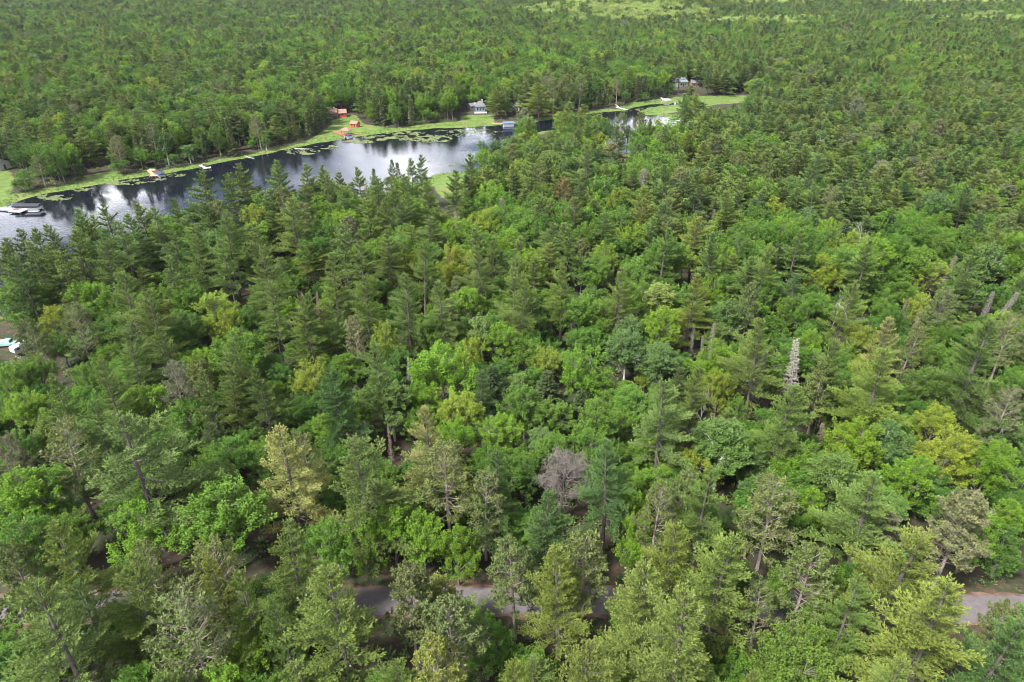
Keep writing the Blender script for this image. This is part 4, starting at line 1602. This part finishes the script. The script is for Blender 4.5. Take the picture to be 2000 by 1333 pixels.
house('lake_house', 'blue lake house with pointed grey roof and white deck', 'house', at(938, 221), 6.0, 6.5, 4.4, 2.8, .1, M_BLUE, M_GREYROOF, M_WHITE, 'hip', wins=[('f', -1.7, 2.8, 1.1, 1.6), ('f', .0, 2.8, 1.1, 1.6), ('f', 1.7, 2.8, 1.1, 1.6)], door=('r', 0), chimney=True, deck=(7.6, 2.4, .8, M_WHITE))
house('garage', 'white roofed garage behind the blue lake house', 'garage', at(922, 214), 4.2, 5.0, 2.6, 1.2, .5, M_GREYP, M_WHITE, M_GREYP, wins=[('f', -1.2, 1.5, .9, .8)], door=('f', 1.0))
house('cottage', 'small grey cottage behind the brown beach', 'house', at(1006, 214), 4.2, 4.4, 2.6, 1.6, .5, M_GREYP, M_GREYROOF, M_DARK, wins=[('f', -.8, 1.5, .9, .9)], door=('f', .9))
house('garden_shed', 'white roofed shed in the trees right of the grey cottage', 'shed', at(1021, 201), 3.6, 3.0, 2.3, 1.0, -.3, M_GREYP, M_WHITE, M_DARK, wins=[('f', -.6, 1.3, .6, .6)], door=('f', .7))
house('lake_house', 'house with shiny blue grey roof above the far marsh', 'house', at(1327, 168), 9.0, 8.0, 3.0, 2.4, .55, M_GREYP, M_METALROOF, M_DARK, wins=[('f', -2.2, 1.6, 1.2, 1.1), ('f', 2.0, 1.6, 1.2, 1.1)], door=('f', 0), chimney=True)
house('cottage', 'low brown grey cottage right of the shiny roofed house', 'house', at(1361, 169), 10.0, 6.0, 2.8, 1.8, .05, M_BROWN, M_GREYROOF, M_DARK, wins=[('f', -3.0, 1.5, 1.2, 1.0), ('f', 0, 1.5, 1.2, 1.0), ('f', 3, 1.5, 1.2, 1.0)], door=('f', 1.5))
house('lake_house', 'long low house with pale grey roof cut by left edge', 'house', at(-6, 330), 9.0, 6.5, 2.8, 1.4, -.15, M_WHITE, M_METALROOF, M_DARK, wins=[('f', 1.0, 1.5, 1.2, 1.0), ('f', 3.2, 1.5, 1.0, 1.0)], door=('r', 0))
house('garden_shed', 'little shed under an orange roof in the right woods', 'shed', at(1556, 338), 3.4, 3.0, 2.6, 1.0, .3, M_BROWN, M_ORANGE, M_DARK, wins=[('f', -.7, 1.4, .6, .6)], door=('f', .7))

def gpt(px, py): return at(px, py, WATER_Z)
def plank_run(g, a, b_, w, z=.25, th=.12, gap=.03):
    a = np.array(a[:2]); b_ = np.array(b_[:2]); L = np.linalg.norm(b_ - a); d = (b_ - a) / L; ang = math.atan2(d[1], d[0])
    n_ = max(2, int(L / .5))
    for i in range(n_):
        c = a + d * L * (i + .5) / n_
        g.box((c[0], c[1], z), (L / n_ - gap, w, th), ang)
def posts(g, a, b_, w, z=.25, step=2.4):
    a = np.array(a[:2]); b_ = np.array(b_[:2]); L = np.linalg.norm(b_ - a); d = (b_ - a) / L; nr = np.array([-d[1], d[0]])
    for i in range(int(L / step) + 2):
        q = a + d * min(L - .1, i * step + .1)
        for s in (-1, 1):
            e = q + nr * s * (w / 2 + .05); g.tube([(e[0], e[1], -1.4), (e[0], e[1], z + .18)], .055, 5)

def dock(name, label, segs, mat, z=.25, group=None):
    """segs: list of (pixel a, pixel b, width); built about the first point"""
    o = at(*segs[0][0])
    t = thing(name, label, 'dock', (o[0], o[1], 0), 0, group)
    for i, (a, b_, w) in enumerate(segs):
        A, B = gpt(*a) - np.array([o[0], o[1], 0]), gpt(*b_) - np.array([o[0], o[1], 0])
        g = G(); plank_run(g, A, B, w, z + .004 * i); part('decking', g, mat, t)
        g = G(); posts(g, A, B, w, z); part('post_frame', g, M_ALU, t)
    return t

dock('dock', 'long white gangway dock at the left edge of the lake', [((-14, 409), (26, 413), 1.3), ((24, 414.5), (48, 415.5), 3.6)], M_WHITE)
dock('dock', 'cedar coloured dock on the left shore beside the navy covered boat', [((291, 336), (301, 345.5), 1.4), ((294, 346.3), (311, 345.8), 1.8)], M_PINKWOOD)
dock('dock', 'pale empty dock on the shore right of the navy covered boat', [((392, 325.5), (401, 330.5), 1.4), ((398, 331.5), (413, 330), 2.2)], M_WHITE)
dock('dock', 'red stained two armed dock under the gazebo', [((655, 260), (675, 267.5), 2.3), ((672, 267.5), (702, 263), 2.3)], M_REDDECK)
dock('dock', 'pink plank dock in front of the brown beach', [((961, 243.4), (985, 243.4), 1.8)], M_PINKWOOD)
dock('dock', 'narrow pale dock at the bend of the far channel', [((1203, 211.5), (1224, 217), 2.0), ((1200, 203.5), (1207, 211.5), 1.1)], M_WHITE)
dock('dock', 'short pale gangway leading to the far white pontoon boat', [((1290, 192.5), (1298, 198), 1.3)], M_PALEWOOD)

def gazebo():
    p = at(677, 264)
    t = thing('gazebo', 'open gazebo with pinkish hipped roof on the red dock', 'gazebo', (p[0], p[1], .3), -.2)
    for sx in (-1, 1):
        for sy in (-1, 1):
            g = G(); g.box((sx * 2.0, sy * 1.6, 1.2), (.16, .16, 2.4)); part('post', g, M_DARK, t)
    g = G(); hip(g, 4.6, 3.8, 2.42, 1.25, .25, .3); part('roof', g, M_ROOF_PINK, t)
    g = G()
    for s in (-1, 1): g.box((0, s * 1.6, .85), (3.9, .08, .08)); g.box((0, s * 1.6, .45), (3.9, .05, .05))
    part('railing', g, M_REDDECK, t)
gazebo()

def pontoon(label, px, py, L, W, rz, canopy=None, ch=2.0, rails=M_ALU, full=False, lift=False):
    p = gpt(px, py)
    t = thing('pontoon_boat', label, 'boat', (p[0], p[1], WATER_Z), rz, None)
    for s in (-1, 1):
        g = G(); x = np.array([-L / 2, -L / 2 + .3, 0, L / 2 - .9, L / 2 - .3, L / 2])
        g.tube(np.stack([x, 0 * x + s * W * .36, np.array([.12, .12, .12, .12, .18, .32])], 1), [.2, .32, .32, .32, .26, .05], 8); part('pontoon', g, M_ALU, t)
    g = G(); g.box((0, 0, .50), (L * .93, W, .10)); part('deck', g, M_PALEWOOD, t)
    g = G()
    for s in (-1, 1): g.box((0, s * (W / 2 - .04), .92), (L * .90, .04, .62))
    for s in (-1, 1): g.box((s * L * .45, 0, .92), (.04, W * .9, .62))
    part('railing', g, rails, t)
    g = G(); g.box((-L * .3, -W * .28, .80), (L * .28, .6, .5)); g.box((-L * .3, W * .28, .80), (L * .28, .6, .5)); g.box((L * .28, W * .28, .80), (L * .25, .6, .5)); part('seat', g, M_WHITE, t)
    g = G(); g.box((0, -W * .25, 1.0), (.6, .7, .9), taper=.7); part('helm', g, M_GREYP, t)
    g = G(); g.box((-L / 2 - .12, 0, .55), (.4, .35, .9), taper=.7); g.box((-L / 2 - .12, 0, 1.08), (.5, .4, .28), taper=.7); part('outboard_motor', g, M_BLACKC, t)
    if canopy:
        cl, cw = (L * 1.02, W * 1.1) if full else (L * .55, W)
        g = G(); n_ = 8
        ys = np.linspace(-cw / 2, cw / 2, n_ + 1); zs = ch + .38 * np.cos(ys / cw * math.pi)
        for a in range(n_):
            q = [(-cl / 2, ys[a], zs[a]), (cl / 2, ys[a], zs[a]), (cl / 2, ys[a + 1], zs[a + 1]), (-cl / 2, ys[a + 1], zs[a + 1])]
            g.quads([q, [(x, y, z - .05) for x, y, z in q[::-1]]])
        for s in (-1, 1):
            g.quads([[(-cl / 2, s * cw / 2, ch), (cl / 2, s * cw / 2, ch), (cl / 2, s * (cw / 2 + .02), ch - .5), (-cl / 2, s * (cw / 2 + .02), ch - .5)]])
        for s in (-1, 1):
            for a in range(n_): g.quads([[(s * cl / 2, ys[a], zs[a]), (s * cl / 2, ys[a + 1], zs[a + 1]), (s * cl / 2, ys[a + 1], ch - .3), (s * cl / 2, ys[a], ch - .3)]])
        part('canopy', g, canopy, t)
        for sx in (-1, 1):
            for sy in (-1, 1):
                g = G(); g.tube([(sx * cl * .46, sy * cw * .46, -.9 if lift else .55), (sx * cl * .46, sy * cw * .46, ch - .1)], .05, 5); part('canopy_post', g, M_ALU, t)
    return t
pontoon('pontoon boat under a long black canopy at the white gangway', 57, 411, 9.6, 3.0, .02, M_BLACKC, 2.1, full=True, lift=True)
pontoon('pontoon boat with navy canopy beside the cedar coloured dock', 315, 345, 5.8, 2.5, -.9, M_NAVY, 1.5, full=True)
pontoon('white and blue boat moored at the corner of the red dock', 681, 270, 5.0, 2.4, 1.1, M_NAVY, 1.5)
pontoon('boat under a blue canopy at the pink plank dock', 993, 247, 6.4, 2.7, .1, M_BLUEC, 2.2, full=True, lift=True)
pontoon('white pontoon boat lying in the far marsh channel', 1302, 199, 7.0, 2.5, -.12, M_WHITE, 1.5)

def kayak(label, p, L, mat, rz, z, group='kayaks and canoes by the docks'):
    t = thing('kayak', label, 'kayak', (p[0], p[1], z), rz, group)
    g = G(); x = np.linspace(-L / 2, L / 2, 9); r_ = .40 * np.sqrt(np.clip(1 - (x / (L / 2)) ** 2, .002, 1))
    S = 8; ring = []
    for xi, ri in zip(x, r_):
        a = np.arange(S) * 2 * math.pi / S
        ring.append(np.stack([np.full(S, xi), ri * np.cos(a), .18 + ri * .45 * np.sin(a) + .10 * (xi / (L / 2)) ** 2], 1))
    ring = np.array(ring); nx = np.roll(ring, -1, 1)
    g.quads(np.stack([ring[:-1], nx[:-1], nx[1:], ring[1:]], 2).reshape(-1, 4, 3)); part('hull', g, mat, t)
    g = G(); a = np.linspace(0, 2 * math.pi, 11)
    g.tube(np.stack([.5 * np.cos(a), .24 * np.sin(a), np.full(11, .37)], 1), .035, 5, cap=False); part('cockpit_rim', g, M_RUBBER, t)
p = at(296, 331); kayak('green canoe on the grass behind the cedar coloured dock', p, 5.0, M_GREENP, .05, .25)
p = at(297, 334); kayak('red canoe on the grass in front of the green one', p, 5.2, M_REDP, .02, .0)
p = at(297, 332.6); kayak('yellow kayak lying between the green and red canoes', p, 4.0, M_YELP, .03, .1)
p = gpt(38, 412); kayak('red kayak on the white gangway dock', p, 4.6, M_REDP, .12, .34)
p = gpt(33, 414.5); kayak('orange kayak beside the red one on the white dock', p, 3.2, M_ORANGE, -.1, .34)

def bench():
    p = gpt(401, 329)
    t = thing('dock_bench', 'small dark bench standing on the pale empty dock', 'bench', (p[0], p[1], .32), .2)
    g = G(); g.box((0, 0, .45), (1.6, .5, .07)); part('seat', g, M_DARK, t)
    g = G(); g.box((0, .26, .78), (1.6, .06, .5)); part('backrest', g, M_DARK, t)
    for s in (-1, 1):
        g = G(); g.box((s * .7, 0, .21), (.08, .45, .42)); part('leg', g, M_DARK, t)
bench()

def camper(label, p, L, rz, mat, stripe, s=1.0):
    t = thing('camper', label, 'camper', (p[0], p[1], 0), rz)
    W, H = 2.3 * s, 2.2 * s
    g = G(); prof = [(-.5, .35), (.46, .35), (.5, .6), (.47, .92), (.40, 1.0), (-.42, 1.0), (-.49, .9)]
    pr = [(a * L, .3 + b_ * H) for a, b_ in prof]
    for i in range(len(pr)):
        (a, z1), (b2, z2) = pr[i], pr[(i + 1) % len(pr)]
        g.quads([[(a, -W / 2, z1), (b2, -W / 2, z2), (b2, W / 2, z2), (a, W / 2, z1)]])
    for sd_ in (-1, 1):
        for i in range(1, len(pr) - 1):
            g.tris([[(pr[0][0], sd_ * W / 2, pr[0][1]), (pr[i][0], sd_ * W / 2, pr[i][1]), (pr[i + 1][0], sd_ * W / 2, pr[i + 1][1])]])
    part('body', g, mat, t)
    g = G(); g.box((0, 0, .3 + H * .50), (L * .94, W + .03, .18)); part('stripe', g, stripe, t)
    for u in (-.28, .05, .3):
        for sd_ in (-1, 1):
            g = G(); g.box((u * L, sd_ * (W / 2 + .012), .3 + H * .74), (L * .16, .03, H * .2)); part('window', g, M_GLASS, t)
    g = G(); g.box((0, 0, .3 + H + .1), (.7, .6, .22)); part('roof_vent', g, M_GREYP, t)
    for sd_ in (-1, 1):
        for u in ((-.12, .12) if L > 5 else (0,)):
            g = G(); g.tube([(u * L, sd_ * (W / 2 - .25), .36), (u * L, sd_ * (W / 2 + .02), .36)], .36, 12); w_ = part('wheel', g, M_RUBBER, t)
            g = G(); g.tube([(u * L, sd_ * (W / 2 + .0), .36), (u * L, sd_ * (W / 2 + .035), .36)], .18, 10); part('rim', g, M_ALU, w_)
    g = G(); g.tube([(L * .5, 0, .6), (L * .5 + .9, 0, .55)], .05, 5); part('tow_bar', g, M_GREYP, t)
camper('small white camper in a clearing of the right hand woods', at(1340, 329), 4.6, .3, M_WHITE, M_GREYP)
camper('white camper half under a tree at the left edge', at(46, 688), 4.4, 1.1, M_WHITE, M_GREYP, .9)
def pickup():
    p = at(14, 676)
    t = thing('pickup_truck', 'pale teal pickup truck with white bed load at the left edge', 'truck', (p[0], p[1], 0), .15)
    g = G(); g.box((0, 0, .72), (4.8, 1.8, .55)); g.box((1.75, 0, 1.02), (1.3, 1.7, .14), taper=.93); g.box((-1.35, .86, 1.10), (2.1, .08, .3)); g.box((-1.35, -.86, 1.10), (2.1, .08, .3)); part('body', g, M_TEAL, t)
    g = G(); g.box((.45, 0, 1.34), (1.7, 1.66, .72), taper=.78); part('cab', g, M_TEAL, t)
    g = G(); g.box((1.28, 0, 1.36), (.08, 1.3, .42)); g.box((-.36, 0, 1.36), (.08, 1.3, .36)); part('windscreen', g, M_GLASS, t)
    g = G(); g.box((-1.35, 0, 1.25), (1.9, 1.5, .5), taper=.85); part('bed_cover', g, M_WHITE, t)
    for sx in (-1.45, 1.5):
        for s in (-1, 1):
            g = G(); g.tube([(sx, s * .7, .38), (sx, s * .93, .38)], .38, 12); w_ = part('wheel', g, M_RUBBER, t)
            g = G(); g.tube([(sx, s * .90, .38), (sx, s * .95, .38)], .2, 10); part('rim', g, M_ALU, w_)
    for s in (-1, 1):
        g = G(); g.box((2.41, s * .7, .82), (.05, .3, .18)); part('headlight', g, M_WHITE, t)
pickup()

def small_things():
    p = at(914, 1098)
    t = thing('plank', 'short white plank lying on the red roadside ground', 'plank', (p[0], p[1], .06), -.75)
    g = G(); g.box((0, 0, .03), (1.15, .16, .05)); g.box((.5, 0, -.03), (.1, .22, .08)); t2 = part('board', g, M_WHITE, t)
    p = at(945, 1084)
    t = thing('marker_post', 'small white marker box on a short post beside the road pines', 'marker post', (p[0], p[1], 0), .2)
    g = G(); g.box((0, 0, .45), (.09, .09, .9)); part('post', g, M_BROWN, t)
    g = G(); g.box((0, 0, 1.02), (.34, .26, .26)); g.box((0, 0, 1.17), (.38, .30, .04)); part('box', g, M_WHITE, t)
    # drowned logs along the far shore
    r = np.random.default_rng(3)
    for (a, b_, lab) in (((478, 306), (497, 311), 'fallen grey log dipping into the lake below the left woods'), ((576, 291), (603, 292), 'long brown log floating at the marsh edge left of the red dock')):
        A, B = gpt(*a), gpt(*b_)
        g = G(); t = np.linspace(0, 1, 5)
        L_ = A[None] * (1 - t)[:, None] + B[None] * t[:, None] + np.array([0, 0, .12]) - A
        g.tube(L_ + r.normal(0, .05, L_.shape), np.linspace(.28, .12, 5), 7)
        for q in range(5):
            c = L_[0] + (L_[-1] - L_[0]) * r.uniform(.4, .95); g.tube([c, c + unit(r.normal(0, 1, 3) + UP) * r.uniform(.5, 1.2)], [.05, .02], 3)
        o = link('fallen_log', g.mesh('fallen_log', DEAD)); o.location = A; tag(o, lab, 'log')
small_things()

# ------------------------------------------------------------------ air
def haze():
    g = G(); x0, x1, y0, y1, z0, z1 = -3200, 3200, -300, 3200, -12, 130
    g.box(((x0 + x1) / 2, (y0 + y1) / 2, (z0 + z1) / 2), (x1 - x0, y1 - y0, z1 - z0))
    m = bpy.data.materials.new('haze'); m.use_nodes = True; n = m.node_tree; n.nodes.clear()
    o = n.nodes.new('ShaderNodeOutputMaterial'); v = n.nodes.new('ShaderNodeVolumePrincipled')
    v.inputs['Color'].default_value = (.80, .88, 1.0, 1)
    v.inputs['Density'].default_value = HAZE
    v.inputs['Anisotropy'].default_value = .2
    n.links.new(v.outputs[0], o.inputs['Volume'])
    kind(link('haze', g.mesh('haze', m)), 'stuff')
HAZE = 0.000027
if HAZE: haze()
